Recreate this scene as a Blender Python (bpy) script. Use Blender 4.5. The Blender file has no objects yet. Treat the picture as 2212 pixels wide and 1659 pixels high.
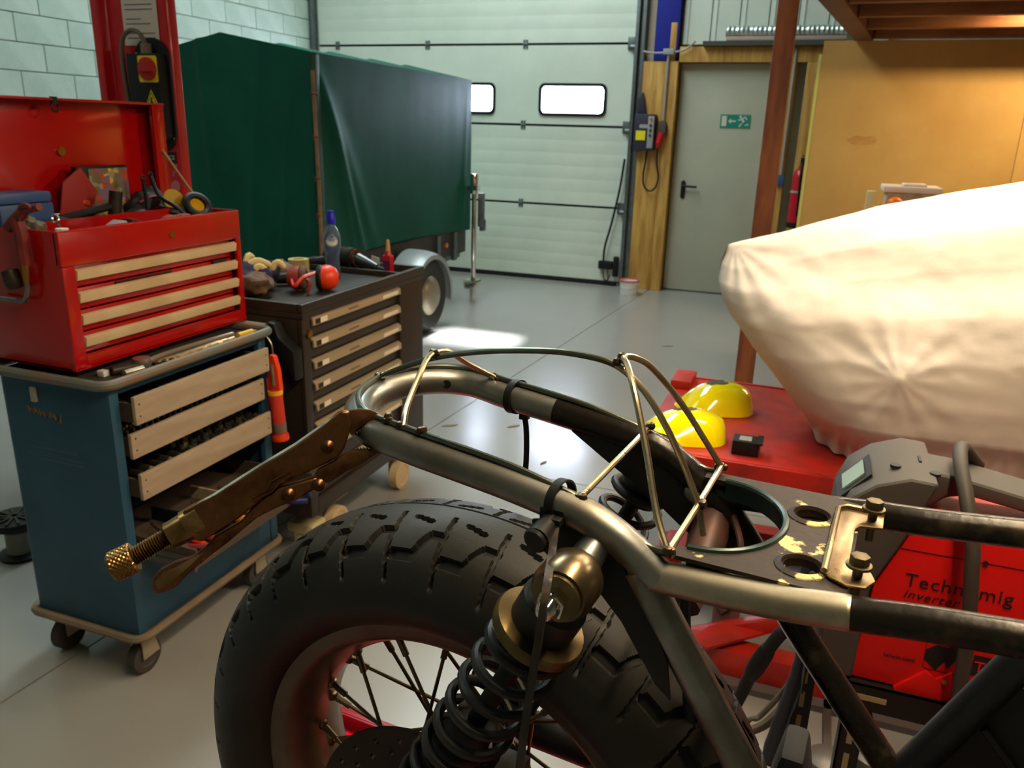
import bpy, bmesh, math, random
from mathutils import Vector, Matrix, noise
random.seed(7)
SC = bpy.context.scene
COL = SC.collection
PI = math.pi

# ------------------------------------------------------------ camera
cam_d = bpy.data.cameras.new('camera')
cam_d.sensor_width = 36.0
cam_d.lens = 28.29
cam_d.clip_start = 0.05
cam_d.clip_end = 100
cam_d.dof.use_dof = True
cam_d.dof.focus_distance = 0.72
cam_d.dof.aperture_fstop = 15.0
cam = bpy.data.objects.new('camera', cam_d)
COL.objects.link(cam)
cam.matrix_world = Matrix(((0.93633, -0.13043, 0.32601, 0.0),
                           (0.35006, 0.27417, -0.89571, 0.0),
                           (0.02745, 0.95280, 0.30237, 1.5),
                           (0, 0, 0, 1)))
SC.camera = cam

# ------------------------------------------------------------ world, daylight, exposure
world = bpy.data.worlds.new('overcast_sky')
SC.world = world
world.use_nodes = True
wb = world.node_tree.nodes['Background']
wb.inputs[0].default_value = (0.70, 0.79, 1.0, 1)
wb.inputs[1].default_value = 26.0
SC.view_settings.view_transform = 'Standard'
SC.view_settings.look = 'None'
SC.view_settings.gamma = 1.0
SC.view_settings.use_curve_mapping = False
SC.view_settings.exposure = 1.0

def light(name, kind, loc, rot, energy, color, **kw):
    d = bpy.data.lights.new(name, kind)
    d.energy = energy
    d.color = color
    for k, v in kw.items():
        setattr(d, k, v)
    o = bpy.data.objects.new(name, d)
    COL.objects.link(o)
    o.location = loc
    o.rotation_euler = rot
    return o

# sun through the small windows of the roller door (falls on the floor by the trailer)
light('sun', 'SUN', (0, 12, 8), (math.radians(-56), 0, math.radians(2)), 40.0, (0.93, 0.96, 1.0), angle=math.radians(4))
# daylight from the roof lights above the open half of the hall
light('roof_light_daylight', 'AREA', (-2.75, 5.3, 4.9), (0, 0, 0), 118, (0.78, 0.92, 0.90), shape='RECTANGLE', size=1.2, size_y=4.2)
light('roof_light_daylight', 'AREA', (-3.9, 0.6, 4.9), (0, 0, 0), 20, (0.82, 0.90, 0.80), shape='RECTANGLE', size=1.2, size_y=3.0)

# ------------------------------------------------------------ helpers
def srgb(r, g=None, b=None):
    if g is None:
        r, g, b = r
    def f(c):
        c = c / 255.0
        return c / 12.92 if c <= 0.04045 else ((c + 0.055) / 1.055) ** 2.4
    return (f(r), f(g), f(b), 1.0)

MATS = {}
def M(name, col, rough=0.5, metal=0.0, col2=None, scale=6.0, detail=4.0, lo=0.35, hi=0.65, bump=0.0, bscale=60.0,
      rvar=0.0, coat=0.0, stretch=None, trans=0.0, ior=1.45, emit=0.0, spec=0.5, alpha=1.0, sheen=0.0, sub=0.0):
    if name in MATS:
        return MATS[name]
    m = bpy.data.materials.new(name)
    m.use_nodes = True
    nt = m.node_tree
    b = nt.nodes['Principled BSDF']
    c = srgb(col)
    b.inputs['Base Color'].default_value = c
    b.inputs['Roughness'].default_value = rough
    b.inputs['Metallic'].default_value = metal
    b.inputs['Specular IOR Level'].default_value = spec
    b.inputs['IOR'].default_value = ior
    if coat:
        b.inputs['Coat Weight'].default_value = coat
        b.inputs['Coat Roughness'].default_value = 0.08
    if trans:
        b.inputs['Transmission Weight'].default_value = trans
    if sheen:
        b.inputs['Sheen Weight'].default_value = sheen
    if emit:
        b.inputs['Emission Color'].default_value = c
        b.inputs['Emission Strength'].default_value = emit
    if col2 is not None or bump or rvar:
        tc = nt.nodes.new('ShaderNodeTexCoord')
        src = tc.outputs['Object']
        if stretch:
            mp = nt.nodes.new('ShaderNodeMapping')
            mp.inputs['Scale'].default_value = stretch
            nt.links.new(src, mp.inputs['Vector'])
            src = mp.outputs['Vector']
    if col2 is not None or rvar:
        n = nt.nodes.new('ShaderNodeTexNoise')
        n.inputs['Scale'].default_value = scale
        n.inputs['Detail'].default_value = detail
        n.inputs['Roughness'].default_value = 0.6
        nt.links.new(src, n.inputs['Vector'])
        if col2 is not None:
            r = nt.nodes.new('ShaderNodeValToRGB')
            r.color_ramp.elements[0].position = lo
            r.color_ramp.elements[1].position = hi
            r.color_ramp.elements[0].color = c
            r.color_ramp.elements[1].color = srgb(col2)
            nt.links.new(n.outputs['Fac'], r.inputs['Fac'])
            nt.links.new(r.outputs['Color'], b.inputs['Base Color'])
        if rvar:
            mr = nt.nodes.new('ShaderNodeMapRange')
            mr.inputs['From Min'].default_value = 0.3
            mr.inputs['From Max'].default_value = 0.7
            mr.inputs['To Min'].default_value = max(0.02, rough - rvar)
            mr.inputs['To Max'].default_value = min(1.0, rough + rvar)
            nt.links.new(n.outputs['Fac'], mr.inputs['Value'])
            nt.links.new(mr.outputs['Result'], b.inputs['Roughness'])
    if bump:
        n2 = nt.nodes.new('ShaderNodeTexNoise')
        n2.inputs['Scale'].default_value = bscale
        n2.inputs['Detail'].default_value = 3.0
        nt.links.new(src, n2.inputs['Vector'])
        bp = nt.nodes.new('ShaderNodeBump')
        bp.inputs['Strength'].default_value = bump
        bp.inputs['Distance'].default_value = 0.01
        nt.links.new(n2.outputs['Fac'], bp.inputs['Height'])
        nt.links.new(bp.outputs['Normal'], b.inputs['Normal'])
    MATS[name] = m
    return m

def catmull(pts, n=8, closed=False):
    P = [Vector(p) for p in pts]
    out = []
    m = len(P)
    rng = m if closed else m - 1
    for i in range(rng):
        if closed:
            p0, p1, p2, p3 = P[(i - 1) % m], P[i], P[(i + 1) % m], P[(i + 2) % m]
        else:
            p1, p2 = P[i], P[i + 1]
            p0 = P[i - 1] if i > 0 else p1 * 2 - p2
            p3 = P[i + 2] if i + 2 < m else p2 * 2 - p1
        for k in range(n):
            t = k / n
            out.append(0.5 * ((2 * p1) + (p2 - p0) * t + (2 * p0 - 5 * p1 + 4 * p2 - p3) * t * t + (3 * p1 - p0 - 3 * p2 + p3) * t ** 3))
    if not closed:
        out.append(P[-1])
    return out

class MB:
    """collects shapes; one MB becomes one mesh"""
    def __init__(self):
        self.v = []
        self.f = []
    def add(self, v, f):
        o = len(self.v)
        self.v += [Vector(p) for p in v]
        self.f += [tuple(i + o for i in q) for q in f]
        return self
    def box(self, lo, hi, R=None, c=None):
        x0, y0, z0 = lo
        x1, y1, z1 = hi
        V = [Vector(p) for p in ((x0, y0, z0), (x1, y0, z0), (x1, y1, z0), (x0, y1, z0), (x0, y0, z1), (x1, y0, z1), (x1, y1, z1), (x0, y1, z1))]
        if R is not None:
            c = Vector(c) if c is not None else sum(V, Vector()) / 8
            V = [R @ (p - c) + c for p in V]
        return self.add(V, [(0, 3, 2, 1), (4, 5, 6, 7), (0, 1, 5, 4), (1, 2, 6, 5), (2, 3, 7, 6), (3, 0, 4, 7)])
    def obox(self, c, s, R=None):
        h = [k / 2 for k in s]
        return self.box([c[i] - h[i] for i in range(3)], [c[i] + h[i] for i in range(3)], R, c)
    def tube(self, path, r, n=8, closed=False, caps=True):
        P = [Vector(p) for p in path]
        m = len(P)
        rs = r if isinstance(r, (list, tuple)) else [r] * m
        T = []
        for i in range(m):
            if closed:
                t = P[(i + 1) % m] - P[i - 1]
            else:
                t = P[min(i + 1, m - 1)] - P[max(i - 1, 0)]
            if t.length < 1e-9:
                t = Vector((0, 0, 1))
            T.append(t.normalized())
        a = Vector((0, 0, 1)) if abs(T[0].z) < 0.9 else Vector((1, 0, 0))
        N = (a - T[0] * a.dot(T[0])).normalized()
        V = []
        for i in range(m):
            if i:
                N = N - T[i] * N.dot(T[i])
                if N.length < 1e-6:
                    a = Vector((1, 0, 0)) if abs(T[i].x) < 0.9 else Vector((0, 1, 0))
                    N = a - T[i] * a.dot(T[i])
                N.normalize()
            Bn = T[i].cross(N)
            for k in range(n):
                an = 2 * PI * k / n
                V.append(P[i] + (N * math.cos(an) + Bn * math.sin(an)) * rs[i])
        F = []
        for i in range(m if closed else m - 1):
            j = (i + 1) % m
            for k in range(n):
                l = (k + 1) % n
                F.append((i * n + k, i * n + l, j * n + l, j * n + k))
        if caps and not closed:
            F.append(tuple(range(n))[::-1])
            F.append(tuple((m - 1) * n + k for k in range(n)))
        return self.add(V, F)
    def cyl(self, p0, p1, r0, r1=None, n=16, caps=True):
        return self.tube([p0, p1], [r0, r0 if r1 is None else r1], n, False, caps)
    def lathe(self, prof, o=(0, 0, 0), ax=(0, 0, 1), n=24, sx=1.0, sy=1.0, caps=True):
        o = Vector(o)
        ax = Vector(ax).normalized()
        a = Vector((1, 0, 0)) if abs(ax.x) < 0.9 else Vector((0, 1, 0))
        e1 = (a - ax * a.dot(ax)).normalized()
        e2 = ax.cross(e1)
        V, F = [], []
        m = len(prof)
        for r, h in prof:
            for k in range(n):
                an = 2 * PI * k / n
                V.append(o + ax * h + e1 * (r * sx * math.cos(an)) + e2 * (r * sy * math.sin(an)))
        for i in range(m - 1):
            for k in range(n):
                l = (k + 1) % n
                F.append((i * n + k, i * n + l, (i + 1) * n + l, (i + 1) * n + k))
        closed = Vector(prof[0]) == Vector(prof[-1])
        if prof[0][0] > 1e-5 and caps and not closed:
            F.append(tuple(range(n))[::-1])
        if prof[-1][0] > 1e-5 and caps and not closed:
            F.append(tuple((m - 1) * n + k for k in range(n)))
        return self.add(V, F)
    def prism(self, poly, d0, d1, o=(0, 0, 0), ex=(1, 0, 0), ey=(0, 1, 0), ez=None):
        o, ex, ey = Vector(o), Vector(ex), Vector(ey)
        ez = Vector(ez) if ez is not None else ex.cross(ey)
        n = len(poly)
        V = [o + ex * p[0] + ey * p[1] + ez * d0 for p in poly] + [o + ex * p[0] + ey * p[1] + ez * d1 for p in poly]
        F = [tuple(range(n))[::-1], tuple(range(n, 2 * n))] + [(i, (i + 1) % n, n + (i + 1) % n, n + i) for i in range(n)]
        return self.add(V, F)
    def ball(self, c, r, n=12, R=None):
        c = Vector(c)
        rr = r if isinstance(r, (list, tuple)) else (r, r, r)
        m = max(4, n // 2)
        V = [Vector((0, 0, rr[2]))]
        for i in range(1, m):
            t = PI * i / m
            for k in range(n):
                p = 2 * PI * k / n
                V.append(Vector((rr[0] * math.sin(t) * math.cos(p), rr[1] * math.sin(t) * math.sin(p), rr[2] * math.cos(t))))
        V.append(Vector((0, 0, -rr[2])))
        if R is not None:
            V = [R @ p for p in V]
        V = [p + c for p in V]
        F = [(0, 1 + k, 1 + (k + 1) % n) for k in range(n)]
        for i in range(m - 2):
            for k in range(n):
                l = (k + 1) % n
                F.append((1 + i * n + k, 1 + (i + 1) * n + k, 1 + (i + 1) * n + l, 1 + i * n + l))
        e = len(V) - 1
        F += [(e, 1 + (m - 2) * n + (k + 1) % n, 1 + (m - 2) * n + k) for k in range(n)]
        return self.add(V, F)
    def torus(self, c, ax, R_, r, n=32, k=10):
        ax = Vector(ax).normalized()
        a = Vector((1, 0, 0)) if abs(ax.x) < 0.9 else Vector((0, 1, 0))
        e1 = (a - ax * a.dot(ax)).normalized()
        e2 = ax.cross(e1)
        c = Vector(c)
        return self.tube([c + e1 * (R_ * math.cos(2 * PI * i / n)) + e2 * (R_ * math.sin(2 * PI * i / n)) for i in range(n)], r, k, True)
    def grid(self, fn, nu, nv, wrapu=False, wrapv=False):
        V = [fn(i / (nu if wrapu else nu - 1), j / (nv if wrapv else nv - 1)) for i in range(nu) for j in range(nv)]
        F = []
        for i in range(nu if wrapu else nu - 1):
            for j in range(nv if wrapv else nv - 1):
                a, b = (i + 1) % nu, (j + 1) % nv
                F.append((i * nv + j, a * nv + j, a * nv + b, i * nv + b))
        return self.add(V, F)
    def text(self, s, size, o, ex, ey, ez=None, depth=0.0008, shear=0.0, align='LEFT', space=1.0):
        cu = bpy.data.curves.new('txt', 'FONT')
        cu.body = s
        cu.size = size
        cu.extrude = depth / 2
        cu.shear = shear
        cu.align_x = align
        cu.space_character = space
        cu.resolution_u = 2
        ob = bpy.data.objects.new('txt', cu)
        COL.objects.link(ob)
        bpy.context.view_layer.update()
        me = bpy.data.meshes.new_from_object(ob.evaluated_get(bpy.context.evaluated_depsgraph_get()))
        ex, ey, o = Vector(ex), Vector(ey), Vector(o)
        ez = ex.cross(ey)
        V = [o + ex * p.co.x + ey * p.co.y + ez * (p.co.z + depth / 2) for p in me.vertices]
        F = [tuple(q.vertices) for q in me.polygons]
        bpy.data.objects.remove(ob)
        bpy.data.curves.remove(cu)
        bpy.data.meshes.remove(me)
        return self.add(V, F)
    def xf(self, mat):
        self.v = [mat @ p for p in self.v]
        return self

ORD = ['first', 'second', 'third', 'fourth', 'fifth', 'sixth', 'seventh', 'eighth', 'ninth', 'tenth', 'eleventh', 'twelfth', 'thirteenth', 'fourteenth', 'fifteenth', 'sixteenth', 'seventeenth', 'eighteenth', 'nineteenth', 'twentieth']
WM = {}     # world matrix of every object built here
def tag(o, label=None, cat=None, group=None, kind=None):
    if label: o['label'] = label
    if cat: o['category'] = cat
    if group: o['group'] = group
    if kind: o['kind'] = kind
    return o

def thing(name, label, cat, loc=(0, 0, 0), rz=0.0, group=None, kind=None):
    o = bpy.data.objects.new(name, None)
    o.empty_display_size = 0.05
    COL.objects.link(o)
    o.location = loc
    o.rotation_euler = (0, 0, rz)
    WM[o.name] = Matrix.Translation(loc) @ Matrix.Rotation(rz, 4, 'Z')
    return tag(o, label, cat, group, kind)

def mesh_of(mb, mat, inv, bevel=0.0, seg=2, smooth=True, ang=35.0):
    me = bpy.data.meshes.new('m')
    me.from_pydata([inv @ p for p in mb.v], [], mb.f)
    bm = bmesh.new()
    bm.from_mesh(me)
    bmesh.ops.recalc_face_normals(bm, faces=bm.faces)
    if bevel:
        bm.normal_update()
        ed = [e for e in bm.edges if len(e.link_faces) == 2 and e.calc_face_angle(0) > math.radians(30)]
        bmesh.ops.bevel(bm, geom=ed, offset=bevel, segments=seg, profile=0.6, affect='EDGES', clamp_overlap=True)
    bm.to_mesh(me)
    bm.free()
    if smooth:
        me.polygons.foreach_set('use_smooth', [True] * len(me.polygons))
        me.set_sharp_from_angle(angle=math.radians(ang))
    for m in (mat if isinstance(mat, (list, tuple)) else [mat]):
        me.materials.append(m)
    return me

def part(name, mb, mat, parent, bevel=0.0, seg=2, smooth=True, ang=35.0, kind=None, label=None):
    """a mesh that is a part of parent; mb is given in world coordinates"""
    inv = WM[parent.name].inverted()
    c = sum(mb.v, Vector()) / len(mb.v)
    c = inv @ c
    me = mesh_of(mb, mat, Matrix.Translation(-c) @ inv, bevel, seg, smooth, ang)
    o = bpy.data.objects.new(name, me)
    COL.objects.link(o)
    o.parent = parent
    o.location = c
    WM[o.name] = WM[parent.name] @ Matrix.Translation(c)
    return tag(o, label, None, None, kind)

def solo(name, mb, mat, label, cat, group=None, kind=None, bevel=0.0, seg=2, smooth=True, ang=35.0):
    """a thing that is one mesh; origin at its base"""
    xs = [p.x for p in mb.v]
    ys = [p.y for p in mb.v]
    zs = [p.z for p in mb.v]
    o3 = Vector(((min(xs) + max(xs)) / 2, (min(ys) + max(ys)) / 2, min(zs)))
    me = mesh_of(mb, mat, Matrix.Translation(-o3), bevel, seg, smooth, ang)
    o = bpy.data.objects.new(name, me)
    COL.objects.link(o)
    o.location = o3
    WM[o.name] = Matrix.Translation(o3)
    return tag(o, label, cat, group, kind)

def dup(o, name, parent, loc, rot=(0, 0, 0)):
    c = o.copy()
    c.name = name
    COL.objects.link(c)
    c.parent = parent
    c.location = loc
    c.rotation_euler = rot
    return c

def copy_thing(root, loc, rz=0.0, label=None, group=None):
    r = root.copy()
    COL.objects.link(r)
    r.location = loc
    r.rotation_euler = (0, 0, rz)
    if label: r['label'] = label
    if group: r['group'] = group
    WM[r.name] = Matrix.Translation(loc) @ Matrix.Rotation(rz, 4, 'Z')
    for ch in list(root.children):
        c = ch.copy()
        COL.objects.link(c)
        c.parent = r
        for g in list(ch.children):
            d = g.copy()
            COL.objects.link(d)
            d.parent = c
    return r

def rot(axis, deg):
    return Matrix.Rotation(math.radians(deg), 3, axis)

def rrect(w, h, r, n=5):
    out = []
    for cx_, cy_, a0 in ((w / 2 - r, h / 2 - r, 0), (-w / 2 + r, h / 2 - r, 90), (-w / 2 + r, -h / 2 + r, 180), (w / 2 - r, -h / 2 + r, 270)):
        for k in range(n + 1):
            a = math.radians(a0 + 90 * k / n)
            out.append((cx_ + r * math.cos(a), cy_ + r * math.sin(a)))
    return out

# ------------------------------------------------------------ materials
concrete = M('polished_concrete', (148, 146, 142), 0.22, 0, (137, 134, 129), scale=1.3, detail=3, lo=.2, hi=.8, rvar=0.05, spec=.6)
joint_m = M('joint_dark', (60, 56, 48), 0.8)
blockwhite = M('white_painted_block', (176, 190, 178), 0.75, 0, (160, 176, 164), scale=3, bump=0.15, bscale=60)
mortar = M('grey_mortar', (120, 128, 120), 0.9, bump=0.2, bscale=90)
panelwhite = M('white_door_panel', (206, 212, 200), 0.45, 0, (196, 204, 192), scale=2)
doorwhite = M('door_offwhite', (176, 176, 156), 0.5, 0, (168, 168, 150), scale=2)
rubber = M('black_rubber', (16, 16, 16), 0.75, bump=0.05, bscale=120)
galv = M('galvanised_steel', (120, 128, 128), 0.42, 0.8, (100, 108, 108), scale=14, rvar=0.1)
softwood = M('pine_wood', (205, 160, 80), 0.6, 0, (165, 115, 50), scale=3.0, detail=6, stretch=(6, 6, 0.7), bump=0.1, bscale=30)
oldwood = M('brown_timber', (150, 82, 40), 0.6, 0, (105, 54, 28), scale=3.0, detail=5, stretch=(5, 5, 0.8), bump=0.08, bscale=30)
joistwood = M('joist_timber', (150, 92, 44), 0.65, 0, (112, 64, 30), scale=3.0, detail=6, stretch=(0.8, 6, 6), bump=0.1, bscale=30)
plyboard = M('plywood_board', (190, 150, 82), 0.7, 0, (174, 132, 68), scale=1.2, detail=6, bump=0.06, bscale=40)
reddoor = M('red_gloss_paint', (176, 12, 10), 0.22, 0, (158, 10, 10), scale=5, coat=0.6, bump=0.006, bscale=9)
redlift = M('red_lift_paint', (196, 24, 34), 0.30, 0, (178, 20, 28), scale=4, coat=0.3)
redtable = M('red_worn_steel', (178, 34, 22), 0.42, 0, (104, 24, 18), scale=5, detail=8, lo=0.45, hi=0.75, rvar=0.12)
bluecart = M('petrol_blue_paint', (46, 86, 110), 0.45, 0, (40, 74, 94), scale=4, spec=.35)
darkcart = M('anthracite_paint', (48, 40, 34), 0.4, 0, (42, 35, 30), scale=5)
alu = M('brushed_aluminium', (206, 184, 150), 0.36, 0.55, (188, 166, 134), scale=10, rvar=0.1, stretch=(1, 0.15, 1))
birch = M('birch_drawer_front', (172, 154, 130), 0.65, 0, (156, 136, 110), scale=6, detail=6, stretch=(5, 0.7, 5))
beigepull = M('ivory_plastic', (214, 190, 150), 0.5, 0, (196, 168, 126), scale=7, detail=6)
greentarp = M('green_pvc_tarpaulin', (8, 80, 62), 0.55, 0, (7, 70, 56), scale=2.5, spec=.2, bump=0.03, bscale=14)
whitecloth = M('white_cotton_cover', (204, 194, 182), 0.9, 0, (194, 183, 170), scale=4, bump=0.10, bscale=26)
blackpl = M('black_plastic', (20, 20, 20), 0.5, spec=.35)
greypl = M('grey_plastic', (74, 69, 63), 0.6, spec=.35)
ltgrey = M('light_grey_plastic', (150, 150, 146), 0.5)
whitepl = M('white_plastic', (215, 215, 210), 0.5)
steel = M('bare_steel', (196, 188, 168), 0.40, 1.0, (150, 139, 116), scale=12, detail=6, rvar=0.10, bump=0.03, bscale=50)
steelblue = M('ground_steel', (164, 167, 162), 0.40, 1.0, (110, 105, 94), scale=9, detail=7, rvar=0.12, bump=0.05, bscale=40)
wiresteel = M('steel_wire', (214, 202, 172), 0.30, 1.0, (172, 150, 112), scale=20, rvar=0.08)
wiredark = M('blued_wire', (130, 138, 124), 0.32, 1.0, (90, 88, 72), scale=14, rvar=0.1)
chrome = M('chrome', (230, 226, 216), 0.08, 1.0)
framepaint = M('worn_black_frame_paint', (30, 25, 19), 0.27, 0.35, (92, 78, 54), scale=24, detail=9, lo=0.56, hi=0.78, rvar=0.10, bump=0.05, bscale=70)
platepaint = M('flaking_plate_paint', (40, 28, 19), 0.55, 0.0, (206, 190, 128), scale=26, detail=10, lo=0.575, hi=0.60, bump=0.10, bscale=90, spec=.3)
blackpaint = M('black_enamel', (12, 11, 10), 0.5, 0, (20, 17, 14), scale=10)
tyrerub = M('tyre_rubber', (38, 38, 36), 0.52, 0, (46, 43, 38), scale=5, spec=.35, rvar=0.08, bump=0.03, bscale=160)
rimalu = M('rim_aluminium', (112, 100, 86), 0.38, 0.75, (98, 86, 74), scale=10, rvar=0.08)
plierrust = M('rusty_tool_steel', (132, 92, 60), 0.36, 0.95, (66, 43, 28), scale=34, detail=8, rvar=0.15, bump=0.08, bscale=60)
plierbright = M('worn_tool_steel', (176, 150, 104), 0.3, 0.95, (112, 84, 50), scale=30, detail=6, rvar=0.12)
springblk = M('spring_black', (26, 28, 29), 0.42, 0.1, (36, 34, 32), scale=10)
welderred = M('red_welder_paint', (214, 16, 12), 0.45)
yellowgl = M('yellow_gloss_paint', (255, 236, 0), 0.12, 0, coat=1.0)
screengrn = M('green_glass_display', (120, 140, 118), 0.2)
clearpl = M('clear_pet', (190, 210, 230), 0.08, 0, trans=0.92, ior=1.3)
waterm = M('bottle_water', (150, 180, 225), 0.05, 0, trans=0.95, ior=1.33)
bluecap = M('blue_cap', (30, 24, 190), 0.4)
redpl = M('red_plastic', (206, 44, 26), 0.35)
orangepl = M('orange_red_plastic', (232, 62, 18), 0.4)
greasered = M('grease_red', (190, 50, 34), 0.4)
darkmetal = M('dark_tool_metal', (44, 40, 36), 0.45, 0.6, (66, 58, 48), scale=20)
brass = M('brass', (176, 128, 60), 0.3, 1.0)
teal = M('teal_rubber_grip', (20, 120, 120), 0.5)
greytray = M('dark_grey_liner', (40, 40, 40), 0.7)
paper = M('white_paper', (206, 196, 186), 0.8)
ink = M('black_ink', (22, 20, 20), 0.6)
redink = M('red_print', (196, 20, 20), 0.6)
yellowst = M('yellow_sticker', (226, 206, 20), 0.5)
greenst = M('green_sign', (0, 128, 108), 0.5)
bluesteel = M('blue_column_paint', (20, 32, 140), 0.5)
leatherbr = M('brown_leather', (112, 84, 54), 0.7, 0, (84, 60, 40), scale=12)
navy = M('navy_cloth', (38, 32, 62), 0.85)
creamcl = M('cream_cloth', (214, 190, 130), 0.85)

# ============================================================ the hall
X0, X1, Y0, Y1, ZC = -5.3, 4.6, -2.6, 8.0, 5.0
# floor slabs with saw-cut joints
fl = solo('floor', MB().box((X0 - .1, Y0, -.14), (X1, Y1 + .3, -.05)), joint_m, 'smooth grey polished concrete floor', 'floor', kind='structure', smooth=False)
def jx(y): return -1.49 - (7.6 - y) * 0.0594
g = 0.003
yc = 3.19
for side in (0, 1):
    for ya, yb in ((Y0, yc - g), (yc + g, Y1 + .3)):
        if side == 0:
            po = [(X0 - .1, ya), (jx(ya) - g, ya), (jx(yb) - g, yb), (X0 - .1, yb)]
        else:
            po = [(jx(ya) + g, ya), (X1, ya), (X1, yb), (jx(yb) + g, yb)]
        part('slab', MB().prism(po, -.06, 0.0), concrete, fl, smooth=False)
# left wall of white painted blocks
wl = solo('wall_left', MB().box((X0 - .3, Y0, 0), (X0 - .008, Y1 + .3, ZC)), mortar, 'white painted block wall', 'wall', kind='structure', smooth=False)
blk = None
for r in range(16):
    z = .1015 + .1875 * r - .1875
    y = (4.623 if r % 2 == 0 else 4.41) - .44 * 7
    while y < Y1 - .02:
        L = min(.434, Y1 - y - .004)
        if L > .43:
            if blk is None:
                blk = part('block', MB().box((X0 - .02, y + .003, .303), (X0, y + .437, .4845)), blockwhite, wl, bevel=.003, seg=1)
                blk.location = (X0 - .01 - wl.location.x, y + .22 - wl.location.y, z + .09375)
            else:
                dup(blk, 'block', wl, (X0 - .01 - wl.location.x, y + .22 - wl.location.y, z + .09375))
        else:
            part('block', MB().box((X0 - .02, y + .003, z + .003), (X0, y + L, z + .1845)), blockwhite, wl, bevel=.003, seg=1)
        y += .44
# the blocks higher up and nearer than the photograph shows, joined
mb = MB()
for r in range(26):
    z = .1015 + .1875 * r - .1875
    for k in range(26):
        y = (4.623 if r % 2 == 0 else 4.41) - .44 * (7 if r > 15 else 17) + .44 * k
        lim = (Y1 if r > 15 else 4.623 - .44 * 7 - .2)
        if y + .43 < lim and y > Y0 and z > -.05:
            mb.box((X0 - .02, y + .003, z + .003), (X0, y + .437, z + .1845))
part('block_courses', mb, blockwhite, wl, smooth=False, kind='stuff')
# far wall
mb = MB()
mb.box((X0 - .3, Y1 + .02, 0), (-5.22, Y1 + .3, ZC)).box((-5.22, Y1 + .02, 3.86), (-1.79, Y1 + .3, ZC)).box((-1.79, Y1 + .13, 0), (X1, Y1 + .3, ZC)).box((-1.79, Y1 + .02, 0), (-1.69, Y1 + .131, ZC))
wf = solo('wall_far', mb, blockwhite, 'far wall around the roller door', 'wall', kind='structure', smooth=False)
wmat = M('plain_wall', (150, 150, 138), 0.8)
solo('wall_right', MB().box((X1, Y0, 0), (X1 + .2, Y1 + .3, ZC)), wmat, 'plain side wall on the right', 'wall', kind='structure', smooth=False)
solo('wall_back', MB().box((X0 - .3, Y0 - .2, 0), (X1 + .2, Y0, ZC)), wmat, 'plain wall behind the camera', 'wall', kind='structure', smooth=False)
solo('ceiling', MB().box((X0 - .3, Y0 - .2, ZC), (X1 + .2, Y1 + .3, ZC + .2)), wmat, 'flat hall roof', 'ceiling', kind='structure', smooth=False)
# white cladding above the exit door
for k in range(7):
    x = -1.36 + .25 * k
    part('cladding_panel', MB().box((x + .004, Y1 + .05, 2.28), (x + .246, Y1 + .13, 4.4)).box((x + .03, Y1 + .042, 2.28), (x + .05, Y1 + .06, 4.4)), panelwhite, wf, bevel=.004, seg=1)
part('wall_strip', MB().box((-1.71, Y1 + .02, 2.13), (-1.60, Y1 + .13, 4.4)), M('beige_strip', (160, 146, 126), .7), wf)

# ---- sectional door
GX0, GX1 = -5.22, -1.79
d1 = thing('door_1', 'white sectional roller door with two small bright windows', 'door', ((GX0 + GX1) / 2, Y1, 0), kind='structure')
glass = bpy.data.materials.new('window_glass')
glass.use_nodes = True
nt = glass.node_tree
nt.nodes.clear()
mo = nt.nodes.new('ShaderNodeOutputMaterial')
mx = nt.nodes.new('ShaderNodeMixShader')
tr = nt.nodes.new('ShaderNodeBsdfTransparent')
gl = nt.nodes.new('ShaderNodeBsdfGlossy')
gl.inputs['Roughness'].default_value = 0.05
mx.inputs[0].default_value = 0.08
nt.links.new(tr.outputs[0], mx.inputs[1])
nt.links.new(gl.outputs[0], mx.inputs[2])
nt.links.new(mx.outputs[0], mo.inputs[0])
def ring(outer, inner, d0, d1_, o, ex, ey):
    mb = MB()
    o, ex, ey = Vector(o), Vector(ex), Vector(ey)
    ez = ex.cross(ey)
    n = len(outer)
    V = []
    for lp, d in ((outer, d0), (outer, d1_), (inner, d1_), (inner, d0)):
        V += [o + ex * p[0] + ey * p[1] + ez * d for p in lp]
    F = []
    for a in range(4):
        b = (a + 1) % 4
        for i in range(n):
            j = (i + 1) % n
            F.append((a * n + i, a * n + j, b * n + j, b * n + i))
    return mb.add(V, F)
zl = [0.0, .775, 1.542, 2.290, 3.05, 3.84]
WIN = [(-2.714, -2.026), (-3.863, -3.175), (-5.012, -4.324)]
WZ0, WZ1 = 1.632, 1.936
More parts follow.
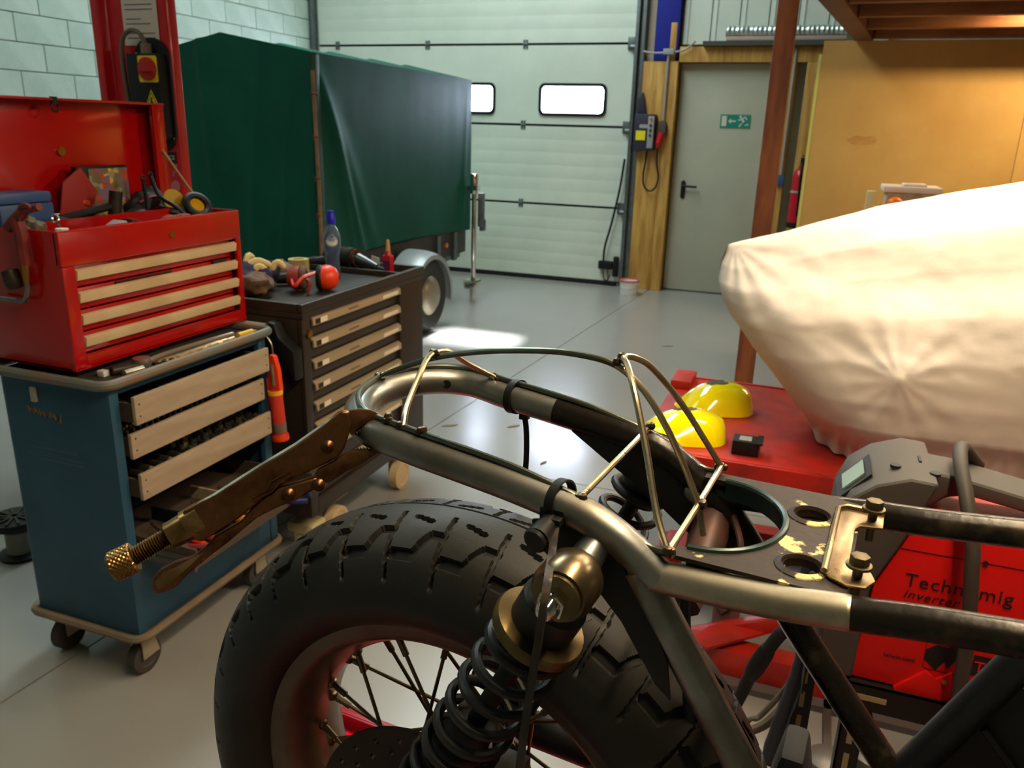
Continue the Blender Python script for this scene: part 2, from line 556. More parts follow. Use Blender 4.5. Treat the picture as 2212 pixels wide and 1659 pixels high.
for k in range(5):
    a, b = zl[k] + (.045 if k == 0 else .011), zl[k + 1] - .011
    mb = MB()
    if k != 2:
        # shallow horizontal ribs in the sheet
        prof = [(0, a)]
        nr = 6
        for q in range(1, nr):
            zz = a + (b - a) * q / nr
            prof += [(0, zz - .006), (.0007, zz), (0, zz + .006)]
        prof += [(0, b), (.05, b), (.05, a)]
        mb.prism(prof, 0, GX1 - GX0, (GX0, Y1, 0), (0, 1, 0), (0, 0, 1), (1, 0, 0))
    else:
        mb.box((GX0, Y1, a), (GX1, Y1 + .05, WZ0 + .03)).box((GX0, Y1, WZ1 - .03), (GX1, Y1 + .05, b))
        xs = [GX1] + [t for w in WIN for t in (w[1] - .03, w[0] + .03)] + [GX0]
        for q in range(0, len(xs), 2):
            mb.box((xs[q + 1], Y1, WZ0 + .03), (xs[q], Y1 + .05, WZ1 - .03))
    pn = part('panel', mb, panelwhite, d1, bevel=0, ang=25)
    if k == 2:
        for wa, wb_ in WIN:
            o = ((wa + wb_) / 2, Y1, (WZ0 + WZ1) / 2)
            w, h = wb_ - wa, WZ1 - WZ0
            part('window_frame', ring(rrect(w, h, .06), rrect(w - .06, h - .055, .045), -.0, .018, o, (1, 0, 0), (0, 0, 1)), blackpl, pn, bevel=.004)
            part('pane', MB().prism(rrect(w - .05, h - .045, .045), -.030, -.024, o, (1, 0, 0), (0, 0, 1)), glass, pn, smooth=False)
for k in range(1, 5):
    z = zl[k]
    part('gasket', MB().box((GX0, Y1 + .012, z - .013), (GX1 - .05, Y1 + .045, z + .013)), rubber, d1)
    for x in (-2.87, -3.93, -4.99):
        part('hinge', MB().box((x - .024, Y1 - .008, z - .040), (x - .004, Y1, z + .040)).box((x + .004, Y1 - .008, z - .040), (x + .024, Y1, z + .040)).cyl((x - .026, Y1 - .010, z), (x + .026, Y1 - .010, z), .007, n=8), galv, d1)
    part('roller_bracket', MB().box((GX1 - .06, Y1 - .02, z - .055), (GX1 + .005, Y1, z + .055)).cyl((GX1 - .03, Y1 - .035, z - .035), (GX1 + .05, Y1 - .035, z - .035), .022, n=12), galv, d1, bevel=.002)
part('bottom_seal', MB().box((GX0, Y1 - .01, 0), (GX1, Y1 + .05, .045)), rubber, d1, bevel=.006)
for s, x in ((1, GX1 + .02), (-1, GX0 - .02)):
    part('guide_rail', MB().box((min(x, x + s * .09), Y1 - .03, 0), (max(x, x + s * .09), Y1 + .01, 3.9)).box((min(x, x + s * .03), Y1 - .085, 0), (max(x, x + s * .03), Y1 - .03, 3.9)).box((min(x + s * .05, x + s * .085), Y1 - .05, 0), (max(x + s * .05, x + s * .085), Y1 - .03, 3.9)), galv, d1, bevel=.003)
part('edge_switch', MB().box((-2.00, Y1 - .06, .17), (-1.86, Y1, .25)).box((-1.85, Y1 - .05, .10), (-1.80, Y1, .30)), blackpl, d1, bevel=.008)
part('spiral_cable', MB().tube(catmull([(-1.80, Y1 - .05, 1.25), (-1.83, Y1 - .06, .95), (-1.89, Y1 - .06, .62), (-1.94, Y1 - .06, .40), (-1.95, Y1 - .05, .25)], 8), .011, 8), blackpl, d1)
part('loose_cable', MB().tube(catmull([(-1.95, Y1 - .05, .17), (-1.93, Y1 - .07, .08), (-1.90, Y1 - .06, .06), (-1.87, Y1 - .05, .12)], 6), .006, 6).tube(catmull([(-1.90, Y1 - .05, .17), (-1.88, Y1 - .06, .03), (-1.83, Y1 - .05, .04)], 6), .005, 6), blackpl, d1)

# ---- timber posts and lintel beside the exit door
t1 = thing('trim_1', 'wide pine boards between roller door and exit door', 'trim', (-1.55, Y1, 0), kind='structure')
part('board', MB().box((-1.685, Y1 - .045, 0), (-1.465, Y1 + .13, 2.13)), softwood, t1, bevel=.004)
part('board', MB().box((-1.462, Y1 - .055, 0), (-1.36, Y1 + .13, 2.13)), softwood, t1, bevel=.004)
t2 = thing('trim_2', 'pine lintel and studs framing the exit door', 'trim', (-.7, Y1, 0), kind='structure')
part('lintel', MB().box((-1.36, Y1 - .03, 2.125), (-.02, Y1 + .13, 2.255)), softwood, t2, bevel=.004)
part('stud', MB().box((-.42, Y1 - .02, 0), (-.32, Y1 + .13, 2.125)), softwood, t2, bevel=.004)
part('stud', MB().box((-.24, Y1 - .03, 0), (-.15, Y1 + .13, 2.125)), softwood, t2, bevel=.004)
part('lath', MB().box((-1.455, Y1 - .03, 2.13), (-1.40, Y1 + .0, 2.46)), softwood, t1, bevel=.003)
# exit door leaf
d2 = thing('door_2', 'plain off-white emergency exit door with black lever handle', 'door', (-.88, Y1 + .1, 0), kind='structure')
part('door_leaf', MB().box((-1.35, Y1 + .07, .01), (-.425, Y1 + .12, 2.12)), doorwhite, d2, bevel=.004)
part('door_handle', MB().prism(rrect(.042, .17, .02), 0, .012, (-1.235, Y1 + .07, .985), (1, 0, 0), (0, 0, 1)).cyl((-1.235, Y1 + .07, 1.02), (-1.235, Y1 + .02, 1.02), .010, n=10).tube([(-1.235, Y1 + .02, 1.02), (-1.10, Y1 + .02, 1.015)], .011, 10), blackpl, d2, bevel=.002)
# exit sign
so = (-0.8117, 8.0650, 1.6219)
es = thing('exit_sign', 'green emergency exit sign with running figure on the white door', 'sign', so)
part('sign_plate', MB().box((so[0] - .135, so[1] - .002, so[2] - .058), (so[0] + .135, so[1] + .004, so[2] + .058)), greenst, es)
sy = so[1] - .0035
def flat(poly): return MB().prism(poly, 0, .0015, (so[0], sy + .0015, so[2]), (1, 0, 0), (0, 0, 1))
part('door_symbol', flat([(-.122, -.045), (-.078, -.045), (-.078, .045), (-.122, .045)]), paper, es)
part('arrow_symbol', flat([(-.062, 0), (-.038, .024), (-.038, .007), (.006, .007), (.006, -.007), (-.038, -.007), (-.038, -.024)]), paper, es)
mb = flat([(.045 + .011 * math.cos(2 * PI * k / 12), .040 + .011 * math.sin(2 * PI * k / 12)) for k in range(12)])
for po in ([(.045, .024), (.062, .03), (.088, -.006), (.072, -.016)], [(.045, .024), (.05, .012), (.035, .002), (.022, .016), (.028, .02), (.036, .012)],
           [(.060, .030), (.066, .022), (.088, .030), (.100, .012), (.108, .016), (.092, .042)], [(.072, -.016), (.080, -.006), (.056, -.030), (.046, -.052), (.036, -.048), (.048, -.022)],
           [(.088, -.006), (.078, -.014), (.098, -.026), (.122, -.022), (.124, -.032), (.094, -.038)]):
    q = flat(po)
    mb.add(q.v, q.f)
part('running_figure', mb, paper, es)

# ---- blue steel column above the boards
solo('steel_column', MB().box((-1.60, Y1 - .02, 2.14), (-1.585, Y1 + .12, 4.8)).box((-1.40, Y1 - .02, 2.14), (-1.385, Y1 + .12, 4.8)).box((-1.585, Y1 + .035, 2.14), (-1.40, Y1 + .06, 4.8)).box((-1.60, Y1 - .025, 2.14), (-1.385, Y1 - .012, 4.8)), bluesteel, 'blue painted steel column above the pine boards', 'column', bevel=.002)
# conduit, socket and plug
cd = thing('wall_socket', 'grey wall conduit with socket and red plug on the pine board', 'socket', (-1.46, Y1 - .06, 1.47))
part('conduit', MB().cyl((-1.452, Y1 - .075, 2.20), (-1.452, Y1 - .075, 1.60), .012, n=8), ltgrey, cd)
part('junction_box', MB().box((-1.50, Y1 - .10, 2.185), (-1.40, Y1 - .055, 2.235)).tube(catmull([(-1.69, Y1 - .06, 2.215), (-1.60, Y1 - .07, 2.20), (-1.50, Y1 - .075, 2.20)], 6), .010, 8).tube(catmull([(-1.40, Y1 - .075, 2.205), (-1.30, Y1 - .07, 2.23), (-1.22, Y1 - .06, 2.30)], 6), .010, 8), ltgrey, cd, bevel=.004)
part('socket_body', MB().prism(rrect(.075, .13, .03), -.02, .055, (-1.455, Y1 - .055, 1.545), (1, 0, 0), (0, 0, 1)), greypl, cd, bevel=.006)
part('red_plug', MB().cyl((-1.455, Y1 - .10, 1.50), (-1.475, Y1 - .115, 1.40), .036, .030, 14).cyl((-1.475, Y1 - .115, 1.40), (-1.478, Y1 - .115, 1.365), .026, .018, 14), M('plug_red', (176, 20, 30), .4), cd, label='red plug')
part('plug_cable', MB().tube(catmull([(-1.478, Y1 - .115, 1.37), (-1.475, Y1 - .11, 1.22), (-1.455, Y1 - .09, 1.10), (-1.475, Y1 - .09, 1.00), (-1.535, Y1 - .09, .965), (-1.59, Y1 - .09, 1.02), (-1.60, Y1 - .09, 1.12), (-1.585, Y1 - .10, 1.25), (-1.58, Y1 - .10, 1.35)], 8), .0085, 8), blackpl, cd)
# control box of the roller door
cb = thing('door_control_box', 'dark roller door control box with yellow note', 'control box', (-1.60, Y1 - .05, 1.34))
part('housing', MB().box((-1.715, Y1 - .14, 1.335), (-1.515, Y1 - .045, 1.665)), M('dark_blue_plastic', (40, 40, 56), .5), cb, bevel=.012)
part('upper_arm', MB().prism([(-1.70, 1.66), (-1.62, 1.66), (-1.645, 1.80), (-1.66, 1.86), (-1.70, 1.80)], 0, .05, (0, Y1 - .05, 0), (1, 0, 0), (0, 0, 1)), M('dark_blue_plastic', (40, 40, 56), .5), cb, bevel=.006)
part('keypad', MB().box((-1.58, Y1 - .146, 1.36), (-1.525, Y1 - .135, 1.645)), ltgrey, cb, bevel=.003)
for z in (1.62, 1.565, 1.52, 1.475):
    part('button', MB().cyl((-1.553, Y1 - .145, z), (-1.553, Y1 - .155, z), .013, n=10), M('button_' + ('orange' if z > 1.6 else 'dark'), (190, 90, 30) if z > 1.6 else (50, 45, 50), .5), cb)
part('yellow_note', MB().box((-1.69, Y1 - .1435, 1.43), (-1.60, Y1 - .139, 1.515)), yellowst, cb, label='yellow sticky note')
part('badge', MB().prism(rrect(.085, .034, .016), 0, .004, (-1.62, Y1 - .14, 1.555), (1, 0, 0), (0, 0, 1)), ltgrey, cb)
# silver duct lying on the lintel
dc = thing('silver_duct', 'silver foil duct lying above the exit door', 'duct', (-.45, Y1 - .02, 2.255))
part('board', MB().box((-1.15, Y1 - .10, 2.257), (.05, Y1 + .04, 2.295)), M('dark_board', (70, 66, 60), .7), dc)
part('foam_strip', MB().box((-.95, Y1 - .10, 2.296), (.05, Y1 + .03, 2.332)), M('pink_foam', (170, 150, 140), .8), dc, bevel=.008)
def ductr(x): return .045 + .004 * math.sin(x * 160) + .006 * noise.noise(Vector((x * 9, 0, 0)))
pth = [(-.96 + .012 * k, Y1 - .03, 2.378) for k in range(88)]
part('foil_tube', MB().tube(pth, [ductr(p[0]) for p in pth], 12), M('aluminium_foil', (190, 200, 196), .35, .8, bump=.4, bscale=60), dc)
# bucket
bk = thing('plastic_bucket', 'small white plastic bucket with red rim by the pine boards', 'bucket', (-1.60, 7.62, 0))
part('pail', MB().lathe([(.078, 0), (.092, .13), (.098, .13), (.098, .138), (.088, .138), (.074, .006), (0, .006)], (-1.60, 7.62, 0), n=24), whitepl, bk)
part('red_rim', MB().torus((-1.60, 7.62, .138), (0, 0, 1), .094, .008, 24, 8), M('dull_red', (190, 70, 60), .5), bk)
part('bail', MB().tube([(-1.60 + .096 * math.cos(t), 7.615 - .10, .115 - .055 * math.sin(t)) for t in [PI * k / 14 for k in range(15)]], .003, 6), ltgrey, bk)
# extinguisher and blue switch between stud and board
fe = thing('fire_extinguisher', 'red fire extinguisher half hidden behind the plywood board', 'extinguisher', (-.17, Y1 - .14, .72))
part('cylinder', MB().lathe([(0, 0), (.06, 0), (.07, .012), (.07, .43), (.055, .48), (.03, .50), (.025, .53), (0, .53)], (-.17, Y1 - .14, .73), n=20), M('extinguisher_red', (176, 20, 36), .3), fe)
part('wall_strap', MB().lathe([(.071, 0), (.075, 0), (.075, .02), (.071, .02)], (-.17, Y1 - .14, 1.02), n=20).box((-.18, Y1 - .08, 1.02), (-.16, Y1 - .03, 1.04)), ltgrey, fe)
part('valve', MB().cyl((-.17, Y1 - .14, 1.26), (-.17, Y1 - .14, 1.30), .018, n=10).box((-.185, Y1 - .22, 1.30), (-.155, Y1 - .12, 1.325)).box((-.18, Y1 - .20, 1.335), (-.16, Y1 - .12, 1.345)), blackpl, fe, bevel=.003)
part('hose', MB().tube(catmull([(-.17, Y1 - .20, 1.30), (-.17, Y1 - .23, 1.2), (-.165, Y1 - .225, 1.0), (-.16, Y1 - .225, .82)], 6), .010, 8), blackpl, fe)
part('foot_ring', MB().lathe([(.06, 0), (.073, 0), (.073, .05), (.06, .05)], (-.17, Y1 - .14, .71), n=20), blackpl, fe)
bs = thing('blue_switch', 'small blue wall switch with grey conduit on the stud', 'switch', (-.345, Y1 - .02, 1.08))
part('switch_box', MB().box((-.385, Y1 - .06, 1.075), (-.315, Y1 - .02, 1.165)), M('switch_blue', (44, 84, 130), .5), bs, bevel=.005)
part('conduit', MB().cyl((-.345, Y1 - .04, 1.165), (-.345, Y1 - .04, 2.24), .010, n=8), ltgrey, bs)
# plywood partition under the mezzanine
pw = thing('wall_partition', 'yellowish plywood partition under the mezzanine', 'wall', (1.7, 6.96, 0), kind='structure')
part('board', MB().box((-.11, 6.95, 0), (1.30, 6.972, 2.195)), plyboard, pw)
part('board', MB().box((1.304, 6.95, 0), (2.72, 6.972, 2.195)), plyboard, pw)
part('board', MB().box((2.724, 6.95, 0), (4.6, 6.972, 2.195)), plyboard, pw)
part('edge_batten', MB().box((-.135, 6.95, 0), (-.112, 7.0, 2.10)), M('yellow_edge', (196, 186, 96), .6), pw)
sm = M('brown_smear', (164, 116, 56), .8, 0, (182, 138, 72), scale=14)
part('smear', MB().prism([(-.10, .02), (-.04, .05), (.02, .045), (.10, .05), (.12, .02), (.10, -.01), (.02, -.02), (-.06, -.015)], 0, .0012, (0.2460, 6.9500, 1.4717), (1, 0, 0), (0, 0, 1)), sm, pw)

# ---- mezzanine
mz = thing('mezzanine', 'timber mezzanine with brown edge beam and pine joists', 'mezzanine', (1.5, 3.5, 2.2))
def bx_(y): return -.131 + (y - 4.987) * .1186
mb = MB()
ya, yb = 1.8, 6.94
mb.prism([(bx_(ya), ya), (bx_(ya) + .13, ya), (bx_(yb) + .13, yb), (bx_(yb), yb)], 2.19, 2.42)
part('edge_beam', mb, M('brown_beam', (104, 52, 30), .55, 0, (84, 40, 24), scale=4), mz, bevel=.004)
for y in (1.95, 2.6, 3.25, 3.9, 4.5, 5.1, 5.68, 6.28):
    part('joist', MB().box((bx_(y) + .135, y, 2.20), (4.58, y + .06, 2.40)), joistwood, mz, bevel=.003)
part('ledger', MB().box((bx_(6.87) + .135, 6.87, 2.20), (4.58, 6.945, 2.36)), joistwood, mz, bevel=.003)
for k in range(18):
    y = 1.8 + .288 * k
    part('deck_plank', MB().box((bx_(y) + .0, y, 2.421), (4.58, y + .284, 2.445)), joistwood, mz)
part('post', MB().box((-.338, 4.93, 0), (-.232, 5.04, 3.2)), oldwood, mz, bevel=.006)
part('post', MB().box((4.40, 4.93, 0), (4.50, 5.04, 2.2)), oldwood, mz, bevel=.006)

# ---- warm fluorescent fittings under the mezzanine
def fitting(c, L, along, energy, label, col=(1.0, 0.85, 0.65)):
    t = thing('fluorescent_lamp', label, 'lamp', c, group='fluorescent fittings under the mezzanine')
    x, y, z = c
    a = (L / 2, .05) if along == 'x' else (.05, L / 2)
    b = (L / 2, .03) if along == 'x' else (.03, L / 2)
    part('housing', MB().box((x - b[0], y - b[1], z + .02), (x + b[0], y + b[1], z + .06)).box((x - a[0], y - a[1], z + .012), (x + a[0], y + a[1], z + .02)), whitepl, t, bevel=.003)
    d = Vector((L / 2 - .02, 0, 0)) if along == 'x' else Vector((0, L / 2 - .02, 0))
    tm = M('lamp_tube_warm', (255, 214, 150), .4, emit=12.0)
    part('lamp_tube', MB().cyl(Vector((x, y, z)) - d, Vector((x, y, z)) + d, .013, n=10), tm, t)
    l = light('lamp_light', 'AREA', (x, y, z - .016), (0, 0, 0), energy, col, shape='RECTANGLE', size=(L if along == 'x' else .05), size_y=(.05 if along == 'x' else L))
    return t
fitting((.62, 2.45, 2.14), 1.5, 'x', 22, 'lit fluorescent fitting above the covered motorcycle')
fitting((1.60, 6.04, 2.29), 1.2, 'x', 15, 'lit fluorescent fitting near the plywood partition', (1.0, .80, .48))
light('lamp_light', 'AREA', (1.60, 6.06, 2.29), (math.radians(90), 0, 0), 9, (1.0, .80, .48), shape='RECTANGLE', size=1.2, size_y=.03)
fitting((.30, .85, 2.50), 1.5, 'y', 21, 'lit fluorescent fitting near the camera', (1.0, .80, .53))

# ============================================================ trailer with green tarpaulin
tx0, tx1, ty0, ty1 = -4.14, -2.87, 4.30, 6.68
tr_ = thing('covered_trailer', 'car trailer under a tall dark green tarpaulin', 'trailer', ((tx0 + tx1) / 2, 5.5, 0))
def smooth(t): return t * t * (3 - 2 * t)
def tarp_fold(s, z, seed):
    d = .010 * noise.noise(Vector((s * 2.2, z * .5, seed))) + .006 * noise.noise(Vector((s * 7, z * 1.3, seed + 4)))
    return d
zb, ze, zr = .66, 1.895, 2.005
xr = -3.50
def side(u, v):          # right side, u along Y, v up
    y = ty0 + (ty1 - ty0) * u
    z = zb - .03 * u + .03 * (u * (1 - u)) * 4 * (1 - v) + (ze - .015 * u - zb + .03 * u) * v
    dx = tarp_fold(y, z, 1.0) * .30
    # taut folds fanning from the pole at the front corner
    for a0, b0, w, h in ((.10, .20, .018, .03), (.07, .16, .014, .022), (.05, .28, .03, .018), (.16, .20, .02, .012)):
        c = a0 * 0 + .02 + (1 - v) * b0
        dx += h * math.exp(-((u - c) / w) ** 2) * smooth(min(1, max(0, (1 - v) * 2.2))) * (.4 + .6 * v)
    dx += .02 * math.exp(-((u - .97 + (1 - v) * .06) / .015) ** 2) * (1 - v)
    return Vector((tx1 + dx, y, z))
def front(u, v):         # gable end, u along X
    x = tx0 + (tx1 - tx0) * u
    zt = zr + (ze - zr) * abs(x - xr) / (tx1 - xr) if x > xr else zr + (1.87 - zr) * abs(x - xr) / (xr - tx0)
    z = (zb - .05) + (zt - zb + .05) * v
    dy = tarp_fold(x, z, 9.0) + .016 * math.exp(-((x + 3.66 - .03 * (1 - v)) / .03) ** 2) + .018 * math.exp(-((x + 3.22 + .16 * (1 - v)) / .035) ** 2) * (1 - v * .7) + .014 * math.exp(-((x + 3.0 + .14 * (1 - v)) / .03) ** 2) * (1 - v)
    return Vector((x, ty0 - dy, z))
def roof(u, v):
    y = ty0 + (ty1 - ty0) * u
    x = tx0 + (tx1 - tx0) * v
    zt = zr + (ze - .015 * u - zr) * abs(x - xr) / (tx1 - xr) if x > xr else zr + (1.87 - zr) * abs(x - xr) / (xr - tx0)
    b = abs(math.sin(PI * u * 4))
    zt -= .05 * b * (1 - ((x - (tx0 + tx1) / 2) / .64) ** 2) * .8
    return Vector((x, y, zt))
mb = MB().grid(side, 130, 60)
n1 = len(mb.f)
mb.grid(front, 90, 50).grid(roof, 65, 33)
mb.box((tx0, ty1 - .01, zb), (tx1, ty1, 1.86)).box((tx0, ty0, zb), (tx0 + .01, ty1, 1.86))
part('tarpaulin', mb, greentarp, tr_, ang=50)
part('corner_hem', MB().grid(lambda u, v: Vector((tx1 + .004 + .008 * math.sin(u * PI), ty0 - .008 + .09 * u, .62 + (1.885 - .62) * v)), 6, 30), M('green_tarp_hem', (24, 66, 40), .5), tr_)

part('box_body', MB().box((tx0 + .03, ty0 + .03, .44), (tx1 - .03, ty1 - .03, .66)), M('trailer_grey', (64, 58, 56), .6, 0, (50, 46, 44), scale=8), tr_, bevel=.005)
part('chassis_rail', MB().box((tx0 + .1, ty0 - .4, .38), (tx0 + .18, ty1, .44)).box((tx1 - .18, ty0 - .4, .38), (tx1 - .1, ty1, .44)).cyl((tx0 + .05, 5.40, .30), (tx1 + .08, 5.40, .30), .025, n=10).box((tx0 + .11, 5.37, .29), (tx0 + .17, 5.43, .40)).box((tx1 - .17, 5.37, .29), (tx1 - .11, 5.43, .40)), galv, tr_)
for y in (6.05, 6.38):
    part('side_stake', MB().box((tx1 - .035, y - .03, .40), (tx1 - .005, y + .03, .64)), galv, tr_)
part('orange_reflector', MB().cyl((tx1 - .03, 6.22, .545), (tx1 - .012, 6.22, .545), .022, n=12), M('orange_lens', (220, 130, 30), .3), tr_)
def road_wheel(x, y, sgn):
    w = part('wheel', MB().lathe([(.0, -.02), (.06, -.02), (.07, .0), (.09, .01), (.135, -.015), (.15, -.03), (.168, -.035), (.172, -.02), (.16, -.005), (.145, .02), (.1, .05), (0, .05)], (x + sgn * .06, y, .285), (sgn, 0, 0), n=28), M('wheel_silver', (150, 140, 120), .4, .6), tr_)
    part('tyre', MB().lathe([(.165, -.075), (.20, -.085), (.25, -.085), (.278, -.06), (.285, 0), (.278, .06), (.25, .085), (.20, .085), (.165, .075)], (x, y, .285), (1, 0, 0), n=40), tyrerub, w)
    for k in range(10):
        a = 2 * PI * k / 10
        part('wheel_hole', MB().cyl((x + sgn * .056, y + .118 * math.cos(a), .285 + .118 * math.sin(a)), (x + sgn * .064, y + .118 * math.cos(a), .285 + .118 * math.sin(a)), .014, n=8), blackpl, w)
    part('hub_cap', MB().cyl((x + sgn * .035, y, .285), (x + sgn * .075, y, .285), .03, n=14), darkmetal, w)
road_wheel(-2.715, 5.40, 1)
road_wheel(tx0 - .12, 5.40, -1)
def fender(u, v):
    a = math.radians(-12 + 200 * u)
    r = .335
    return Vector((-2.83 + .22 * v, 5.40 + r * math.cos(a), .285 + r * math.sin(a) - .03 * v ** 4))
part('mudguard', MB().grid(fender, 36, 9).grid(lambda u, v: fender(u, .985) + Vector((.003, 0, 0)) - (fender(u, .985) - Vector((-2.61, 5.4, .285))).normalized() * .035 * v, 36, 3), M('mudguard_grey', (150, 156, 156), .38, .25), tr_, ang=60)
part('corner_steady', MB().cyl((-2.81, 6.62, .18), (-2.81, 6.62, 1.05), .022, n=12).cyl((-2.81, 6.62, .95), (-2.81, 6.62, 1.12), .034, n=12).box((-2.86, 6.58, .98), (-2.77, 6.66, 1.02)).cyl((-2.81, 6.62, 0), (-2.81, 6.62, .2), .03, n=12).box((-2.87, 6.55, .12), (-2.76, 6.68, .2)), chrome, tr_, bevel=.002)
part('tail_fastener', MB().box((-2.81, 6.70, .66), (-2.76, 6.75, .95)).box((-2.80, 6.72, .62), (-2.76, 6.78, .72)), galv, tr_, bevel=.004)
part('drawbar', MB().tube([(tx0 + .14, ty0 - .4, .41), ((tx0 + tx1) / 2, ty0 - 1.1, .41)], .035, 8).tube([(tx1 - .14, ty0 - .4, .41), ((tx0 + tx1) / 2, ty0 - 1.1, .41)], .035, 8).cyl(((tx0 + tx1) / 2, ty0 - 1.1, 0), ((tx0 + tx1) / 2, ty0 - 1.1, .45), .03, n=10), galv, tr_)
# pole lashed to the tarpaulin corner
pl = thing('wooden_pole', 'thin brown wooden pole tied upright against the green tarpaulin', 'pole', (-2.82, 4.255, .62))
part('stick', MB().tube(catmull([(-2.835, 4.262, 1.79), (-2.83, 4.262, 1.45), (-2.82, 4.258, 1.1), (-2.82, 4.255, .62)], 6), .011, 8), M('stick_wood', (150, 118, 84), .6, 0, (116, 86, 58), scale=8), pl)
for z in (1.66, 1.42, 1.18, .96):
    part('tie', MB().torus((-2.828, 4.26, z), (0, .2, 1), .016, .004, 14, 6).box((-2.846, 4.252, z - .02), (-2.838, 4.268, z + .015)), M('brown_cord', (92, 56, 46), .8), pl)

# ============================================================ red two-post lift column
lc = thing('lift_column', 'red two-post car lift column with black control box', 'lift', (-2.79, 3.0, 0))
cpoly = [(-2.945, 2.905), (-2.632, 2.905), (-2.622, 2.915), (-2.622, 2.958), (-2.66, 2.965), (-2.81, 2.965), (-2.81, 3.16), (-2.99, 3.16), (-2.99, 2.86), (-2.95, 2.86)]
part('post', MB().prism(cpoly, .02, 3.3), redlift, lc, bevel=.006)
part('base_plate', MB().box((-3.15, 2.78, 0), (-2.45, 3.35, .02)), redlift, lc)
pf = 2.902
ps = part('instruction_sheet', MB().box((-2.858, pf - .0015, 1.793), (-2.672, pf, 2.25)), paper, lc)
mb = MB()
random.seed(3)
for k in range(22):
    z = 1.82 + .0185 * k
    if k % 3 == 2:
        continue
    mb.box((-2.842, pf - .0022, z), (-2.842 + random.choice((.145, .15, .13, .08)), pf - .0016, z + .0042))
part('printed_text', mb, M('grey_ink', (110, 104, 100), .7), ps)
bo = (-2.716, pf, 1.592)
part('backplate', MB().prism(rrect(.185, .46, .085, 8), 0, .012, bo, (1, 0, 0), (0, 0, 1)), blackpl, lc, bevel=.002)
bxh = part('control_box', MB().prism([(-.083, .165), (.075, .165), (.083, .14), (.083, -.16), (.07, -.18), (-.07, -.18), (-.083, -.16)], .012, .07, bo, (1, 0, 0), (0, 0, 1)), blackpl, lc, bevel=.008)
part('yellow_plate', MB().prism(rrect(.098, .104, .008), .070, .073, (bo[0] + .032, pf, bo[2] + .103), (1, 0, 0), (0, 0, 1)), yellowst, bxh)
k0 = (bo[0] + .034, pf, bo[2] + .103)
part('red_knob', MB().prism([(.046 * math.cos(2 * PI * k / 28), .046 * math.sin(2 * PI * k / 28)) for k in range(28)], .073, .084, k0, (1, 0, 0), (0, 0, 1)).prism([(-.03, -.010), (.046, -.012), (.046, .006), (-.018, .010)], .084, .10, k0, (1, 0, 0), (0, 0, 1)), M('knob_red', (176, 24, 20), .4), bxh, bevel=.002)
tri = [(0, .052), (.046, -.034), (-.046, -.034)]
tc = (bo[0] + .037, pf, bo[2] - .030)
part('warning_triangle', MB().prism(tri, .070, .0715, tc, (1, 0, 0), (0, 0, 1)), yellowst, bxh)
part('warning_symbol', ring([(0, .044), (.038, -.028), (-.038, -.028)], [(0, .038), (.033, -.025), (-.033, -.025)], .0716, .0725, tc, (1, 0, 0), (0, 0, 1)).prism([(-.004, .022), (.006, .022), (.000, .006), (.010, .006), (-.004, -.022), (.0, -.002), (-.010, -.002)], .0716, .0725, tc, (1, 0, 0), (0, 0, 1)), ink, bxh)
part('button_frame', ring(rrect(.044, .072, .015), rrect(.040, .068, .013), .070, .072, (bo[0] + .030, pf, bo[2] - .147), (1, 0, 0), (0, 0, 1)).box((bo[0] + .01, pf - .072, bo[2] - .149), (bo[0] + .05, pf - .070, bo[2] - .1465)).box((bo[0] + .0285, pf - .072, bo[2] - .18), (bo[0] + .0305, pf - .070, bo[2] - .114)), ltgrey, bxh)
part('screw', MB().cyl((bo[0] - .075, pf - .012, bo[2] + .165), (bo[0] - .075, pf - .016, bo[2] + .165), .007, n=10), chrome, lc)
part('screw', MB().cyl((bo[0] + .078, pf - .012, bo[2] - .172), (bo[0] + .078, pf - .016, bo[2] - .172), .007, n=10), chrome, lc)
part('cable_gland', MB().cyl((bo[0] + .004, pf - .04, bo[2] + .165), (bo[0] + .004, pf - .04, bo[2] + .205), .022, n=12), M('gland_grey', (120, 108, 92), .6), lc)
part('grey_cable', MB().tube(catmull([(bo[0] + .004, pf - .04, bo[2] + .20), (bo[0] - .02, pf - .045, bo[2] + .245), (bo[0] - .075, pf - .04, bo[2] + .255), (bo[0] - .125, pf - .035, bo[2] + .215), (bo[0] - .138, pf - .03, bo[2] + .12), (bo[0] - .138, pf - .02, bo[2] - .02), (bo[0] - .13, pf - .015, bo[2] - .2), (bo[0] - .13, pf - .015, bo[2] - .5)], 8), .0095, 10), M('cable_grey', (104, 96, 80), .6), lc)
ce = part('ce_plate', MB().box((-2.688, pf - .002, 1.315), (-2.645, pf, 1.362)), ink, lc)
part('ce_mark', MB().text('|CE', .026, (-2.688, pf - .0022, 1.33), (1, 0, 0), (0, 0, 1), depth=.0006), paper, ce)
part('worn_decal', MB().prism([(0, 0), (.05, 0), (.052, .03), (.03, .045), (.004, .03)], 0, .001, (-2.69, pf, 1.20), (1, 0, 0), (0, 0, 1)).prism([(0, 0), (.006, 0), (.03, .05), (.024, .052)], 0, .001, (-2.672, pf, 1.26), (1, 0, 0), (0, 0, 1)), M('decal_pink', (190, 110, 110), .6), lc)

